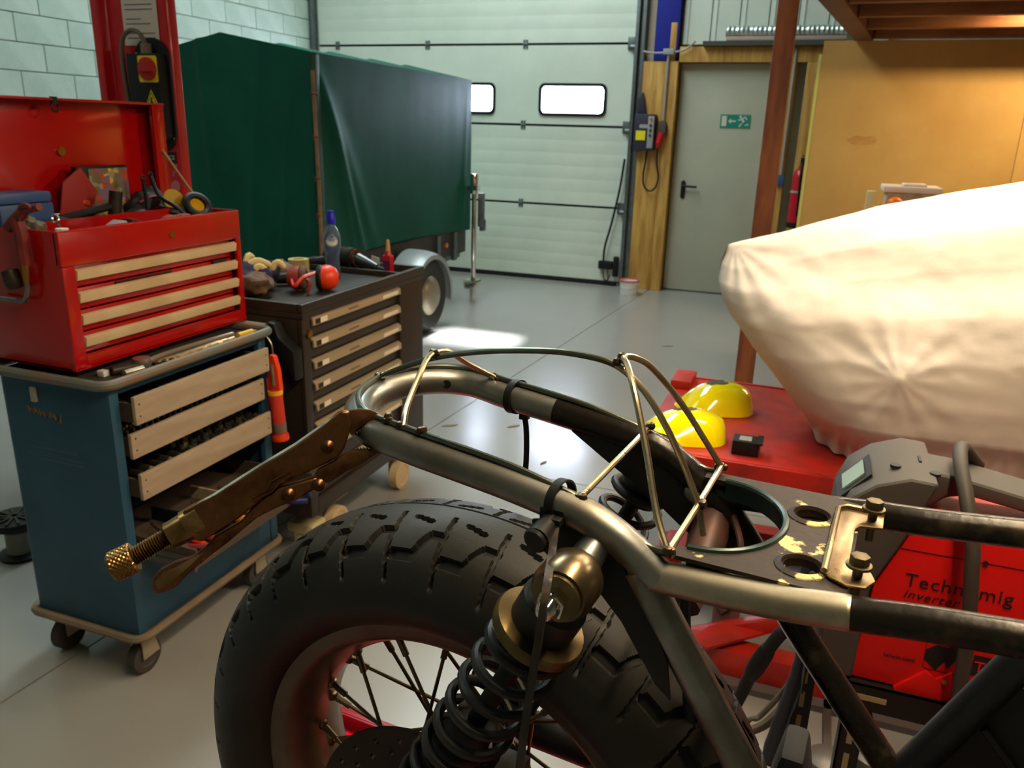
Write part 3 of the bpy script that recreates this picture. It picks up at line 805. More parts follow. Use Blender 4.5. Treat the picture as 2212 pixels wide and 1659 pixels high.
# ============================================================ blue tool cart
cx0, cx1, cy0, cy1, ctop = -1.955, -1.572, 1.418, 2.035, .862
bc = thing('blue_tool_cart', 'petrol blue tool cart on casters with four open drawers', 'tool cart', ((cx0 + cx1) / 2, (cy0 + cy1) / 2, 0))
def rbox_shell(mb, x0, x1, y0, y1, z0, z1, r=.03):
    return mb.prism([(p[0] + (x0 + x1) / 2, p[1] + (y0 + y1) / 2) for p in rrect(x1 - x0, y1 - y0, r, 5)], z0, z1)
def ushell(x0, x1, y0, y1, r, th, n=6):
    """open-fronted cabinet outline (front towards +X), outer then inner"""
    out = [(x1, y0 + .0)]
    pts = [(x1, y0)]
    for cx_, cy_, a0 in ((x0 + r, y0 + r, 270), (x0 + r, y1 - r, 180)):
        for k in range(n + 1):
            a = math.radians(a0 - 90 * k / n)
            pts.append((cx_ + r * math.cos(a), cy_ + r * math.sin(a)))
    pts += [(x1, y1), (x1, y1 - .035), (x1 - .02, y1 - .035), (x1 - .02, y1 - th), (x0 + th, y1 - th), (x0 + th, y0 + th), (x1 - .02, y0 + th), (x1 - .02, y0 + .03), (x1, y0 + .03)]
    return pts
shell = MB().prism(ushell(cx0, cx1, cy0, cy1, .03, .012), .155, ctop)
shell.box((cx1 - .02, cy0 + .03, .155), (cx1 - .002, cy1 - .035, .36)).box((cx1 - .02, cy0 + .03, ctop - .022), (cx1 - .002, cy1 - .035, ctop))
part('body', shell, bluecart, bc, bevel=.004)
part('floor_panel', MB().box((cx0 + .012, cy0 + .012, .155), (cx1 - .012, cy1 - .012, .165)), bluecart, bc)
part('top_panel', MB().box((cx0 + .005, cy0 + .005, ctop - .004), (cx1 - .004, cy1 - .004, ctop + .004)), M('top_lining', (52, 50, 46), .7), bc)
rimp = [(p[0] + (cx0 + cx1) / 2, p[1] + (cy0 + cy1) / 2, ctop + .012) for p in rrect(cx1 - cx0 + .03, cy1 - cy0 + .04, .035, 6)]
part('top_rim', MB().tube(rimp, .0135, 10, True), M('worn_blue_rim', (96, 104, 100), .45, 0, (120, 92, 60), scale=5, detail=5), bc)
basep = [(p[0] + (cx0 + cx1) / 2, p[1] + (cy0 + cy1) / 2, .148) for p in rrect(cx1 - cx0 + .02, cy1 - cy0 + .02, .035, 6)]
part('base_rim', MB().tube(basep, .012, 8, True), M('base_rubber', (128, 108, 84), .6, 0, (104, 90, 72), scale=4), bc)
part('base_tray', MB().box((cx0 + .01, cy0 + .01, .125), (cx1 - .01, cy1 - .01, .15)), M('base_rubber', (128, 108, 84)), bc)
for i, (x, y) in enumerate(((cx1 - .05, cy0 + .06), (cx1 - .05, cy1 - .06), (cx0 + .05, cy0 + .06), (cx0 + .05, cy1 - .06))):
    cs = part('caster', MB().prism([(-.03, .0), (.03, .0), (.012, .075), (-.03, .075)], -.022, -.017, (x, y, .05), (0, 1, 0), (0, 0, 1)).prism([(-.03, .0), (.03, .0), (.012, .075), (-.03, .075)], .017, .022, (x, y, .05), (0, 1, 0), (0, 0, 1)).box((x - .022, y - .03, .115), (x + .022, y + .014, .128)), M('caster_zinc', (170, 158, 130), .45, .5), bc, bevel=.001)
    part('caster_wheel', MB().lathe([(0, -.012), (.03, -.012), (.034, -.016), (.05, -.014), (.05, .014), (.034, .016), (.03, .012), (0, .012)], (x, y - .008, .05), (1, 0, 0), n=20), [M('caster_tyre', (60, 54, 50), .7), ][0], cs)
part('latch', MB().box((cx0 + .125, cy0 - .008, .796), (cx0 + .142, cy0, .836)), M('latch_ivory', (170, 166, 150), .5), bc, bevel=.002)
mb = MB()
random.seed(11)
px_ = cx0 + .10
pts = []
for k in range(26):
    t = k / 25
    pts.append((px_ + .115 * t, cy0 - .0014, .772 - .012 * t + .011 * math.sin(k * 2.3) * (1.2 if k in (1, 24, 25) else .8)))
mb.tube(pts, .0022, 5)
part('script_badge', mb, M('badge_gold', (120, 104, 66), .6), bc, label='illegible worn script badge')
part('scratches', MB().box((cx0 + .09, cy0 - .0006, .665), (cx0 + .25, cy0, .6662)).box((cx0 + .08, cy0 - .0006, .645), (cx0 + .26, cy0, .6464)).box((cx0 + .12, cy0 - .0006, .634), (cx0 + .27, cy0, .6352)), M('scratch_blue', (84, 104, 116), .6), bc)
DR = [(.765, .836, .055), (.668, .732, .030), (.556, .625, .048)]
drawer_floor = {}
for i, (za, zc_, out) in enumerate(DR):
    xf = cx1 - .012 + out
    dr = part('drawer', MB().box((xf - .33, cy0 + .04, za), (xf - .012, cy1 - .045, za + .006)).box((xf - .33, cy0 + .04, za + .006), (xf - .012, cy0 + .048, za + .05)).box((xf - .33, cy1 - .053, za + .006), (xf - .012, cy1 - .045, za + .05)).box((xf - .338, cy0 + .04, za), (xf - .33, cy1 - .045, za + .05)), M('drawer_inside', (74, 60, 46), .8), bc)
    ins = (.004, .036, .030)[i]
    part('tool_insert', MB().box((xf - .325, cy0 + .05, za + .0065), (xf - .016, cy1 - .055, za + .0065 + ins)), greytray, dr)
    part('drawer_front', MB().box((xf - .012, cy0 + .036, za - .004), (xf, cy1 - .042, zc_)), birch, dr, bevel=.003)
    for s in (0, 1):
        for dz in (.018, .05):
            part('pin', MB().cyl((xf - .001, (cy0 + .05, cy1 - .056)[s], za + dz), (xf + .0015, (cy0 + .05, cy1 - .056)[s], za + dz), .0022, n=6), darkmetal, dr)
    drawer_floor[i] = (za + .0068 + ins, xf)
# lowest drawer pulled far out
xf = cx1 + .185
za = .385
dr = part('drawer', MB().box((xf - .40, cy0 + .04, za), (xf, cy1 - .045, za + .006)).box((xf - .40, cy0 + .04, za + .006), (xf, cy0 + .046, za + .055)).box((xf - .40, cy1 - .051, za + .006), (xf, cy1 - .045, za + .055)).box((xf - .006, cy0 + .046, za + .006), (xf, cy1 - .051, za + .04)), M('drawer_inside', (74, 60, 46), .8), bc)
part('divider', MB().box((xf - .30, cy0 + .20, za + .006), (xf - .006, cy0 + .208, za + .048)), blackpl, dr)
part('divider', MB().box((xf - .30, cy0 + .36, za + .006), (xf - .006, cy0 + .368, za + .045)), birch, dr)
part('runner', MB().box((xf - .25, cy0 + .028, za - .006), (xf + .002, cy0 + .039, za + .03)).box((xf - .25, cy0 + .022, za + .006), (xf + .0, cy0 + .029, za + .018)), M('runner_grey', (86, 84, 80), .4, .5), dr)
drawer_floor[3] = (za + .006, xf)

# hand tools in the blue cart
def spanner(L, w=.018):
    mb = MB().prism([(-L / 2, -.004), (-L / 2 + .01, -w / 2), (-L / 2 + .022, -w / 2), (-L / 2 + .034, -.005), (L / 2 - .03, -.004), (L / 2 - .02, -w / 2), (L / 2 - .004, -w / 2), (L / 2 - .004, -.004), (L / 2 - .014, -.003), (L / 2 - .014, .003), (L / 2 - .004, .004), (L / 2 - .004, w / 2), (L / 2 - .02, w / 2), (L / 2 - .03, .004), (-L / 2 + .034, .005), (-L / 2 + .022, w / 2), (-L / 2 + .01, w / 2), (-L / 2, .004)], 0, .006)
    return mb
sp0 = None
dz, dxf = drawer_floor[1]
NS = 20
for k in range(NS):      # row of open spanners standing in the second drawer
    y = cy0 + .058 + .0215 * k
    L = .20 - .0045 * k
    mb = spanner(L, .020 - .0004 * k).xf(Matrix.Translation((dxf - .025 - L / 2, y, dz + .002 + .026)) @ Matrix.Rotation(PI / 2, 4, 'X'))
    mb.box((dxf - .06, y - .005, dz), (dxf - .052, y + .001, dz + .022)) 
    solo('spanner', mb, [steel, darkmetal][k % 4 == 3], ORD[k] + ' spanner from the near end of the row in the second drawer', 'spanner', 'spanners in the second drawer')
dz, dxf = drawer_floor[2]
random.seed(5)
for r in range(3):
    for k in range(13):
        rr = .0105 - .0002 * k
        x, y = dxf - .030 - .032 * r - .008 * (k % 2), cy1 - .075 - .0245 * k
        mb = MB().lathe([(rr * .55, .0), (rr, 0), (rr, .03), (rr * .62, .03), (rr * .62, .012), (0, .012)], (x, y, dz), n=10)
        solo('socket', mb, [steel, darkmetal, steelblue][(k + r) % 3], ORD[k] + ' small socket from the far end, ' + ('front', 'middle', 'back')[r] + ' row of the third drawer', 'socket', 'sockets in the third drawer')
for k in range(6):
    y = cy0 + .075 + .035 * k
    solo('extension_bar', MB().cyl((dxf - .04, y, dz + .012), (dxf - .2, y + .01, dz + .012), .010, .008, 10).box((dxf - .04, y - .006, dz + .005), (dxf - .025, y + .006, dz + .019)), [darkmetal, steel][k % 2], ORD[k] + ' extension bar from the near end of the third drawer', 'extension bar', 'extension bars in the third drawer')
dz, dxf = drawer_floor[0]
for k in range(5):
    y = cy0 + .075 + .045 * k
    solo('ring_spanner', MB().cyl((dxf - .03, y, dz + .012), (dxf - .19, y + .05, dz + .016), .006, n=8).torus((dxf - .03, y, dz + .012), (0, 0, 1), .011, .005, 14, 6), [steel, plierbright][k % 2], ORD[k] + ' steel ring spanner from the near end of the top drawer', 'spanner', 'ring spanners in the top drawer')
sc_ = thing('screwdriver', 'teal handled screwdriver in the top drawer of the blue cart', 'screwdriver', (dxf - .06, cy0 + .37, dz))
part('grip', MB().lathe([(0, 0), (.012, .004), (.016, .03), (.013, .06), (.016, .09), (.011, .105), (0, .107)], (dxf - .055, cy0 + .31, dz + .018), (0.2, 1, 0.05), n=14), teal, sc_)
part('shaft', MB().cyl((dxf - .035, cy0 + .41, dz + .022), (dxf - .02, cy0 + .52, dz + .026), .004, n=8), steel, sc_)
dz, dxf = drawer_floor[1]
sc2 = thing('screwdriver', 'teal handled screwdriver at the far end of the second drawer', 'screwdriver', (dxf - .06, cy1 - .11, dz))
part('grip', MB().lathe([(0, 0), (.010, .004), (.014, .03), (.011, .06), (.014, .08), (0, .088)], (dxf - .13, cy1 - .085, dz + .03), (1, -.25, .05), n=14), teal, sc2)
part('shaft', MB().cyl((dxf - .13, cy1 - .085, dz + .03), (dxf - .22, cy1 - .07, dz + .02), .004, n=8), steel, sc2)
# pliers and screwdrivers in the lowest drawer
dz, dxf = drawer_floor[3]
def hand_pliers(name, c, rz, gm, label, L=.19, op=.012, group=None):
    x, y, z = c
    T = Matrix.Translation(c) @ Matrix.Rotation(rz, 4, 'Z')
    t = thing(name, label, 'pliers', c, rz, group)
    part('jaw', MB().prism([(0, -.012), (.02, -.014), (.06, -.004), (.06, .004), (.02, .014), (0, .012)], .004, .014).cyl((.008, 0, .002), (.008, 0, .018), .009, n=12).xf(T), steel, t, bevel=.0015)
    for s in (-1, 1):
        pth = catmull([(0, s * .006, .009), (-.04, s * (.014 + op * .4), .010), (-.09, s * (.016 + op), .010), (-L + .06, s * (.010 + op), .010)], 5)
        part('handle', MB().tube([p for p in pth], [.0055] * 4 + [.0085] * (len(pth) - 4), 8).xf(T), gm, t)
    return t
hand_pliers('side_cutters', (dxf - .13, cy0 + .135, dz), math.radians(-205), orangepl, 'pliers with bright orange grips lying near the front of the lowest drawer')
hand_pliers('combination_pliers', (dxf - .16, cy0 + .10, dz + .002), math.radians(-160), M('dull_red_grip', (130, 40, 40), .6), 'pliers with dull dark red grips in the lowest drawer')
hand_pliers('water_pump_pliers', (dxf - .08, cy0 + .44, dz), math.radians(200), M('blue_grip', (24, 30, 96), .5), 'pliers with dark blue grips at the far side of the lowest drawer')
hand_pliers('long_nose_pliers', (dxf - .10, cy0 + .50, dz), math.radians(170), M('navy_grip', (26, 26, 60), .5), 'long nose pliers with navy grips beside the blue pliers')
def driver(c, d, gm, label, L=.11, r=.014, gm2=None):
    c, d = Vector(c), Vector(d).normalized()
    t = thing('screwdriver', label, 'screwdriver', (c.x, c.y, c.z - r))
    part('grip', MB().lathe([(0, 0), (r * .8, .003), (r, .02), (r * .85, L * .6), (r, L * .85), (r * .5, L), (0, L)], c, d, n=12), gm, t)
    part('shaft', MB().cyl(c + d * L, c + d * (L + .11), .0035, n=8), steel, t)
    if gm2:
        part('collar', MB().lathe([(r * .9, 0), (r * 1.02, .01), (r * .9, .04)], c + d * (L * .72), d, n=12), gm2, t)
driver((dxf - .02, cy0 + .275, dz + .015), (-1, .12, .02), M('amber_grip', (206, 130, 20), .3), 'screwdriver with yellow and red handle in the lowest drawer', .12, .014, M('grip_red', (150, 20, 16), .4))
driver((dxf - .02, cy0 + .33, dz + .012), (-1, .08, .02), M('grey_grip', (120, 120, 128), .4), 'slim grey handled screwdriver in the lowest drawer', .10, .010)
driver((dxf - .02, cy0 + .40, dz + .012), (-1, .1, .02), M('bright_blue_grip', (20, 40, 170), .4), 'slim bright blue handled screwdriver in the lowest drawer', .12, .010)
driver((dxf - .02, cy0 + .225, dz + .012), (-1, .02, .0), M('grip_navy2', (40, 46, 70), .4), 'dark blue handled screwdriver by the black divider', .12, .011)
driver((dxf - .06, cy0 + .075, dz + .014), (-.9, .35, .02), M('grip_grey2', (90, 80, 70), .5), 'screwdriver with fat grey handle near the corner of the lowest drawer', .10, .013)
solo('scraper', MB().prism([(0, -.015), (.07, -.013), (.07, .013), (0, .015)], 0, .008).xf(Matrix.Translation((dxf - .16, cy0 + .075, dz + .03)) @ Matrix.Rotation(math.radians(20), 4, 'Z')).box((dxf - .17, cy0 + .07, dz), (dxf - .12, cy0 + .082, dz + .031)), M('signal_red', (240, 40, 30), .4), 'small bright red scraper handle at the near corner of the lowest drawer', 'scraper', bevel=.002)
# things lying on the cart top in front of the chest
tz = ctop + .0045
mb = MB().tube(catmull([(-1.628, 1.60, tz + .010), (-1.632, 1.68, tz + .012), (-1.635, 1.80, tz + .010), (-1.625, 1.95, tz + .009)], 8), [.013] * 2 + [.009] * 23, 10).lathe([(.012, 0), (.022, 0), (.024, .012), (.022, .026), (.012, .026)], (-1.622, 1.583, tz + .003), (0, 0, 1), n=18)
solo('offset_spanner', mb, M('satin_chrome', (190, 176, 160), .3, .9), 'large cranked ring spanner lying on the blue cart rim', 'spanner')
for k in range(3):
    solo('brass_spanner', MB().cyl((-1.615 + .008 * k, 1.63 + .02 * k, tz + .006), (-1.612 + .004 * k, 1.87 + .03 * k, tz + .006), .005, n=8).torus((-1.615 + .008 * k, 1.63 + .02 * k, tz + .006), (0, 0, 1), .008, .004, 12, 6), plierbright, ('inner', 'middle', 'outer')[k] + ' slim golden spanner beside the large cranked spanner', 'spanner', 'slim spanners on the cart top')
solo('socket_adapter', MB().cyl((-1.64, 1.50, tz + .012), (-1.625, 1.545, tz + .012), .012, .012, 14).cyl((-1.625, 1.545, tz + .012), (-1.615, 1.575, tz + .012), .008, n=10), darkmetal, 'dark steel socket lying at the near corner of the cart top', 'socket')
solo('steel_adapter', MB().cyl((-1.605, 1.505, tz + .009), (-1.597, 1.56, tz + .009), .009, .009, 14), steel, 'bright steel socket adapter on the cart rim', 'socket')
solo('white_fastener', MB().box((-1.668, 1.478, tz), (-1.645, 1.497, tz + .016)), whitepl, 'small white plastic clip by the red chest corner', 'clip', bevel=.003)
solo('yellow_pen', MB().cyl((-1.605, 1.95, tz + .009), (-1.60, 2.01, tz + .009), .008, n=10).cyl((-1.60, 2.01, tz + .009), (-1.598, 2.03, tz + .009), .004, .001, 10), M('yellow_pl', (230, 180, 20), .4), 'short yellow marker at the far end of the cart top', 'marker')

# ============================================================ red tool chest
hx0, hx1, hy0, hy1, hz0, hz1 = -1.985, -1.682, 1.432, 2.092, ctop + .026, 1.236
ch = thing('red_tool_chest', 'open red tool chest with four cream drawer pulls on the blue cart', 'tool chest', ((hx0 + hx1) / 2, (hy0 + hy1) / 2, ctop + .0255))
th = .006
mb = MB()
mb.box((hx0, hy0, hz0), (hx1 - .01, hy0 + th, hz1)).box((hx0, hy1 - th, hz0), (hx1 - .01, hy1, hz1)).box((hx0, hy0, hz0), (hx0 + th, hy1, hz1)).box((hx0, hy0, hz0), (hx1, hy1, hz0 + .008))
part('body', mb, reddoor, ch, bevel=.0015)
zt0 = 1.150                # lower edge of the front top rail
part('front_frame', MB().box((hx1 - .02, hy0, zt0), (hx1, hy1, hz1)).box((hx1 - .012, hy0, hz0), (hx1, hy0 + .038, zt0)).box((hx1 - .012, hy1 - .022, hz0), (hx1, hy1, zt0)).box((hx1 - .012, hy0 + .038, hz0), (hx1, hy1 - .022, hz0 + .036)), reddoor, ch, bevel=.0045, seg=3)
part('tray_floor', MB().box((hx0 + th, hy0 + th, 1.165), (hx1 - .021, hy1 - th, 1.17)), greytray, ch)
part('tray_wall', MB().box((-1.815, hy0 + .05, 1.171), (-1.811, hy1 - .12, 1.245)).box((hx0 + .02, hy1 - .124, 1.171), (-1.811, hy1 - .12, 1.245)).box((hx0 + .02, hy0 + .05, 1.171), (-1.811, hy0 + .054, 1.235)), reddoor, ch)
part('lock', MB().cyl((hx1 - .001, 1.80, 1.192), (hx1 + .004, 1.80, 1.192), .010, n=14), brass, ch)
nd = 4
zz0, zz1 = hz0 + .036, zt0
for k in range(nd):
    h = (zz1 - zz0) / nd
    a = zz0 + h * k
    d = part('drawer', MB().box((hx1 - .026, hy0 + .039, a + .002), (hx1 - .018, hy1 - .034, a + h - .003)).box((hx1 - .028, hy0 + .039, a + h - .014), (hx1 - .012, hy1 - .034, a + h - .010)), reddoor, ch, bevel=.001)
    part('pull', MB().prism([(0, .0), (.016, .003), (.020, .026), (.010, .031), (.0, .028)], 0, hy1 - hy0 - .064, (hx1 - .019, hy0 + .042, a + .016), (1, 0, 0), (0, 0, 1), (0, 1, 0)), beigepull, d, bevel=.0015)
part('stuck_blade', MB().box((hx1 - .017, 1.60, zz0 + 2 * (zz1 - zz0) / nd + .047), (hx1 - .012, 1.80, zz0 + 2 * (zz1 - zz0) / nd + .052)).box((hx1 - .018, 1.97, zz0 + 2 * (zz1 - zz0) / nd + .045), (hx1 - .010, 2.03, zz0 + 2 * (zz1 - zz0) / nd + .056)), darkmetal, ch)
# lid standing open at the back
lx = hx0 - .004
mb = MB()
mb.box((lx - .012, hy0, 1.238), (lx - .006, hy1, 1.545)).box((lx - .010, hy0, 1.538), (lx + .055, hy1, 1.545)).box((lx - .010, hy1 - .006, 1.238), (lx + .05, hy1, 1.545)).box((lx - .010, hy0, 1.238), (lx + .05, hy0 + .006, 1.545)).box((lx + .035, hy1 - .045, 1.25), (lx + .05, hy1 - .006, 1.538))
lid = part('lid', mb, reddoor, ch, bevel=.002)
part('lid_lock', MB().cyl((lx - .006, 1.745, 1.405), (lx + .002, 1.745, 1.405), .012, n=14), brass, lid)
part('hook', MB().torus((lx + .05, 1.70, 1.522), (1, .2, 0), .013, .0025, 14, 6).box((lx + .045, 1.69, 1.53), (lx + .056, 1.705, 1.548)), blackpl, lid)
part('stay_rod', MB().tube([(lx + .045, hy1 - .02, 1.41), (-1.86, hy1 - .014, 1.30), (-1.80, hy1 - .014, 1.236)], .004, 8), M('tan_rod', (176, 140, 96), .4, .5), lid)
# things in the chest
TZ = 1.1705
bb = thing('blue_case', 'blue plastic case at the back left of the red chest', 'case', (-1.93, 1.54, TZ))
part('case_body', MB().box((-1.975, 1.445, TZ), (-1.875, 1.60, 1.285)), M('case_blue', (40, 72, 120), .45), bb, bevel=.008)
part('case_lid', MB().box((-1.975, 1.445, 1.286), (-1.877, 1.598, 1.312)), M('case_blue2', (50, 80, 130), .45), bb, bevel=.006)
solo('red_spatula', MB().prism([(-.05, 0), (.05, 0), (.085, .10), (.03, .17), (-.03, .13)], 0, .006, (-1.955, 1.72, TZ + .03), (0, 1, 0), (.10, 0, .97)).box((-1.96, 1.70, TZ), (-1.95, 1.74, TZ + .05)), M('dull_red_rubber', (150, 40, 36), .6), 'dull red flat squeegee leaning in the chest', 'squeegee', bevel=.002)
tin = thing('picture_tin', 'small flat box with a colourful printed lid leaning in the chest', 'box', (-1.935, 1.83, TZ))
pm = bpy.data.materials.new('printed_mosaic')
pm.use_nodes = True
nt = pm.node_tree
bs_ = nt.nodes['Principled BSDF']
vo = nt.nodes.new('ShaderNodeTexVoronoi')
vo.inputs['Scale'].default_value = 48
tco = nt.nodes.new('ShaderNodeTexCoord')
nt.links.new(tco.outputs['Object'], vo.inputs['Vector'])
rp = nt.nodes.new('ShaderNodeValToRGB')
els = rp.color_ramp.elements
els[0].color, els[1].color = srgb(110, 96, 70), srgb(180, 176, 150)
for p, c in ((.2, (120, 96, 120)), (.4, (206, 170, 60)), (.55, (170, 70, 50)), (.7, (150, 140, 110)), (.85, (110, 104, 84))):
    e = els.new(p)
    e.color = srgb(*c)
rp.color_ramp.interpolation = 'CONSTANT'
sv = nt.nodes.new('ShaderNodeSeparateColor')
nt.links.new(vo.outputs['Color'], sv.inputs['Color'])
nt.links.new(sv.outputs['Red'], rp.inputs['Fac'])
nt.links.new(rp.outputs['Color'], bs_.inputs['Base Color'])
bs_.inputs['Roughness'].default_value = .35
R_ = rot('Y', -14) @ rot('X', 8)
part('box', MB().box((-1.965, 1.745, TZ + .002), (-1.945, 1.93, TZ + .195)).box((-1.972, 1.75, TZ), (-1.94, 1.92, TZ + .02)), blackpl, tin, bevel=.003)
part('printed_lid', MB().box((-1.9447, 1.785, TZ + .03), (-1.943, 1.925, TZ + .188)), pm, tin)
mb = MB()
for k in range(6):
    z = TZ + .05 + .023 * k
    mb.prism([(0, 0), (.022, -.008), (.024, .004), (.004, .012)], 0, .0015, (-1.943, 1.752, z), (0, 1, 0), (0, 0, 1))
part('orange_stripes', mb, M('stripe_orange', (206, 80, 40), .5), tin)
random.seed(21)
# a jumble of dark hand tools, each its own thing
jd = [('hammer', (-1.90, 1.66, TZ + .06), (.05, 1, .12), .17, .013, leatherbr), ('file', (-1.86, 1.60, TZ + .055), (.2, 1, .05), .16, .008, darkmetal), ('punch', (-1.85, 1.72, TZ + .05), (.3, 1, .1), .12, .009, steel)]
hm = thing('hammer', 'small black headed hammer lying across the back of the chest', 'hammer', (-1.88, 1.72, TZ))
part('handle', MB().cyl((-1.90, 1.62, TZ + .062), (-1.87, 1.80, TZ + .092), .011, n=10), blackpl, hm)
part('head', MB().cyl((-1.872, 1.79, TZ + .06), (-1.866, 1.80, TZ + .13), .018, n=14), darkmetal, hm)
part('rest_block', MB().box((-1.905, 1.63, TZ), (-1.885, 1.78, TZ + .055)), leatherbr, hm)
gl_ = thing('torn_glove', 'crumpled dark glove with pale patches in the chest', 'glove', (-1.88, 1.60, TZ))
def lump(c, r, seed, amp=.35, n=34, R=None):
    n = 34
    mb = MB().ball((0, 0, 0), r, n)
    c = Vector(c)
    mb.v = [p * (1 + amp * noise.noise(p.normalized() * 1.9 + Vector((seed, seed * 2, 0)))) for p in mb.v]
    if R is not None:
        mb.v = [R @ p for p in mb.v]
    zmin = min(p.z for p in mb.v)
    mb.v = [p + Vector((c.x, c.y, c.z - zmin)) for p in mb.v]
    return mb
part('cloth', lump((-1.845, 1.585, TZ), (.028, .05, .035), 2.0, .5), M('dark_cloth', (50, 44, 36), .9), gl_)
part('label_tag', MB().box((-1.855, 1.585, TZ + .055), (-1.835, 1.612, TZ + .064), rot('X', 18)), paper, gl_)
pr = thing('black_pouch', 'black soft pouch with red piping at the back right of the chest', 'pouch', (-1.93, 1.97, TZ))
part('pouch', lump((-1.93, 1.97, TZ), (.04, .075, .06), 5.0, .25), M('black_cordura', (30, 22, 26), .6), pr)
part('piping', MB().tube(catmull([(-1.892, 1.91, TZ + .09), (-1.885, 1.96, TZ + .105), (-1.89, 2.02, TZ + .09)], 6), .003, 6), M('pink_pipe', (150, 30, 70), .5), pr)
for k, (y, tilt) in enumerate(((1.905, 0), (1.93, .04))):
    t = thing('hex_key_tool', ['black tool with a ring end standing upright in the chest', 'black looped tool leaning over the chest tray'][k], 'hand tool', (-1.85, y, TZ))
    part('stem', MB().tube(catmull([(-1.86, y, TZ + .02), (-1.862, y, TZ + .10), (-1.862, y - .005, TZ + .155)] if k == 0 else [(-1.77, y + .06, TZ + .03), (-1.80, y + .03, TZ + .075), (-1.845, y + .01, TZ + .11), (-1.86, y, TZ + .165)], 6), .006, 8), blackpl, t)
    part('eye', MB().torus((-1.862, y - .005 if k == 0 else y, TZ + .162 + .008 * k), (1, 0, 0), .007, .003, 12, 6), blackpl, t)
    part('base', MB().cyl((-1.86 if k == 0 else -1.77, y if k == 0 else y + .06, TZ), (-1.86 if k == 0 else -1.77, y if k == 0 else y + .06, TZ + .03), .012, n=10), darkmetal, t)
gg = thing('safety_goggles', 'black goggles with amber lens on the corner of the red chest', 'goggles', (-1.78, 2.03, TZ))
part('frame', MB().torus((-1.79, 2.035, TZ + .078), (.75, -.25, .6), .034, .012, 24, 8).lathe([(.02, 0), (.03, 0), (.028, .06), (.02, .06)], (-1.80, 2.04, TZ), n=14), blackpl, gg)
part('amber_lens', MB().lathe([(0, .006), (.034, 0), (.034, .004), (0, .010)], (-1.80, 2.03, TZ + .08), (.75, -.25, .6), n=20), M('amber_lens', (190, 140, 10), .25), gg)
part('yellow_disc', MB().lathe([(0, 0), (.04, 0), (.04, .008), (0, .008)], (-1.85, 2.0, TZ + .085), (.9, -.1, .3), n=22), M('mustard', (170, 132, 20), .5), gg)
ca = thing('cable_coil', 'coil of black cable on the right side of the chest tray', 'cable', (-1.83, 1.985, TZ))
mb = MB()
for k in range(3):
    mb.torus((-1.83, 1.97, TZ + .022 + .022 * k), (.12 * k, .1, 1), .030, .011, 22, 8)
part('coil', mb, blackpl, ca)
tm_ = thing('phone_charger', 'grey plug-in charger resting on the chest tray', 'charger', (-1.745, 1.70, TZ))
part('body', MB().box((-1.77, 1.655, TZ), (-1.72, 1.70, TZ + .062), rot('X', 25)), ltgrey, tm_, bevel=.005)
part('plug', MB().box((-1.765, 1.705, TZ + .008), (-1.73, 1.745, TZ + .065), rot('X', -15)), blackpl, tm_, bevel=.005)
solo('cotter_pin', MB().torus((-1.76, 1.50, TZ + .085), (1, 0, .2), .009, .003, 14, 6).cyl((-1.76, 1.503, TZ + .077), (-1.745, 1.52, TZ + .005), .004, n=8).box((-1.755, 1.51, TZ), (-1.735, 1.53, TZ + .012)), chrome, 'shiny cotter pin standing up in the near left of the chest', 'pin')
solo('white_tube_end', MB().cyl((-1.715, 1.475, TZ), (-1.715, 1.475, TZ + .068), .018, .015, 8), whitepl, 'small white tube end showing at the chest front corner', 'tube')
solo('red_rag', lump((-1.755, 1.90, TZ), (.028, .085, .027), 8.0, .4), M('rag_pink', (140, 66, 56), .9), 'faded red rag in the chest front compartment', 'rag')
solo('brown_scraps', lump((-1.81, 1.478, TZ), (.04, .03, .035), 3.0, .6), M('scrap_brown', (96, 80, 56), .8), 'crumpled brown packaging by the blue case', 'packaging')
solo('steel_bowl', MB().lathe([(0, 0), (.03, .005), (.045, .03), (.04, .06), (.02, .075), (0, .078)], (-1.86, 1.865, TZ), n=20), darkmetal, 'round dark metal cap in the middle of the chest', 'cap')
# air blow gun hanging on the chest side
ab = thing('air_blow_gun', 'old red air blow gun hooked over the left side of the chest', 'blow gun', (-1.80, hy0 - .03, 1.02))
gr = M('faded_red', (122, 38, 32), .5, 0, (96, 28, 26), scale=20)
gy = hy0 - .022
part('grip', MB().tube(catmull([(-1.7774, 1.4080, 1.2664), (-1.7705, 1.4080, 1.2288), (-1.7712, 1.4080, 1.1902), (-1.7712, 1.4080, 1.1545)], 5), [.017] * 4 + [.016] * 12, 10), gr, ab)
part('head', MB().tube(catmull([(-1.8087, 1.4080, 1.2405), (-1.7694, 1.4080, 1.2691), (-1.7329, 1.4080, 1.2874), (-1.6976, 1.4080, 1.2959)], 5), [.014] * 8 + [.009] * 8, 10), gr, ab)
part('trigger', MB().tube(catmull([(-1.7579, 1.4000, 1.2630), (-1.7521, 1.4000, 1.2901), (-1.7310, 1.4000, 1.2998), (-1.7140, 1.4000, 1.2902)], 5), .005, 8), gr, ab)
part('brass_coupling', MB().cyl((-1.7712, 1.4080, 1.1545), (-1.7757, 1.4080, 1.1112), .010, .008, 10), brass, ab)
part('bent_tube', MB().tube(catmull([(-1.7745, 1.4080, 1.1170), (-1.7775, 1.4080, 1.0883), (-1.7949, 1.4080, 1.0636), (-1.8292, 1.4080, 1.0625), (-1.9083, 1.4080, 1.0618)], 6), .006, 8), steelblue, ab)
part('air_hose', MB().lathe([(.0, 0), (.02, .005), (.022, .04), (.016, .05), (0, .052)], (-1.8268, 1.4050, 1.1413), (.3, 0, -1), n=12), darkmetal, ab)

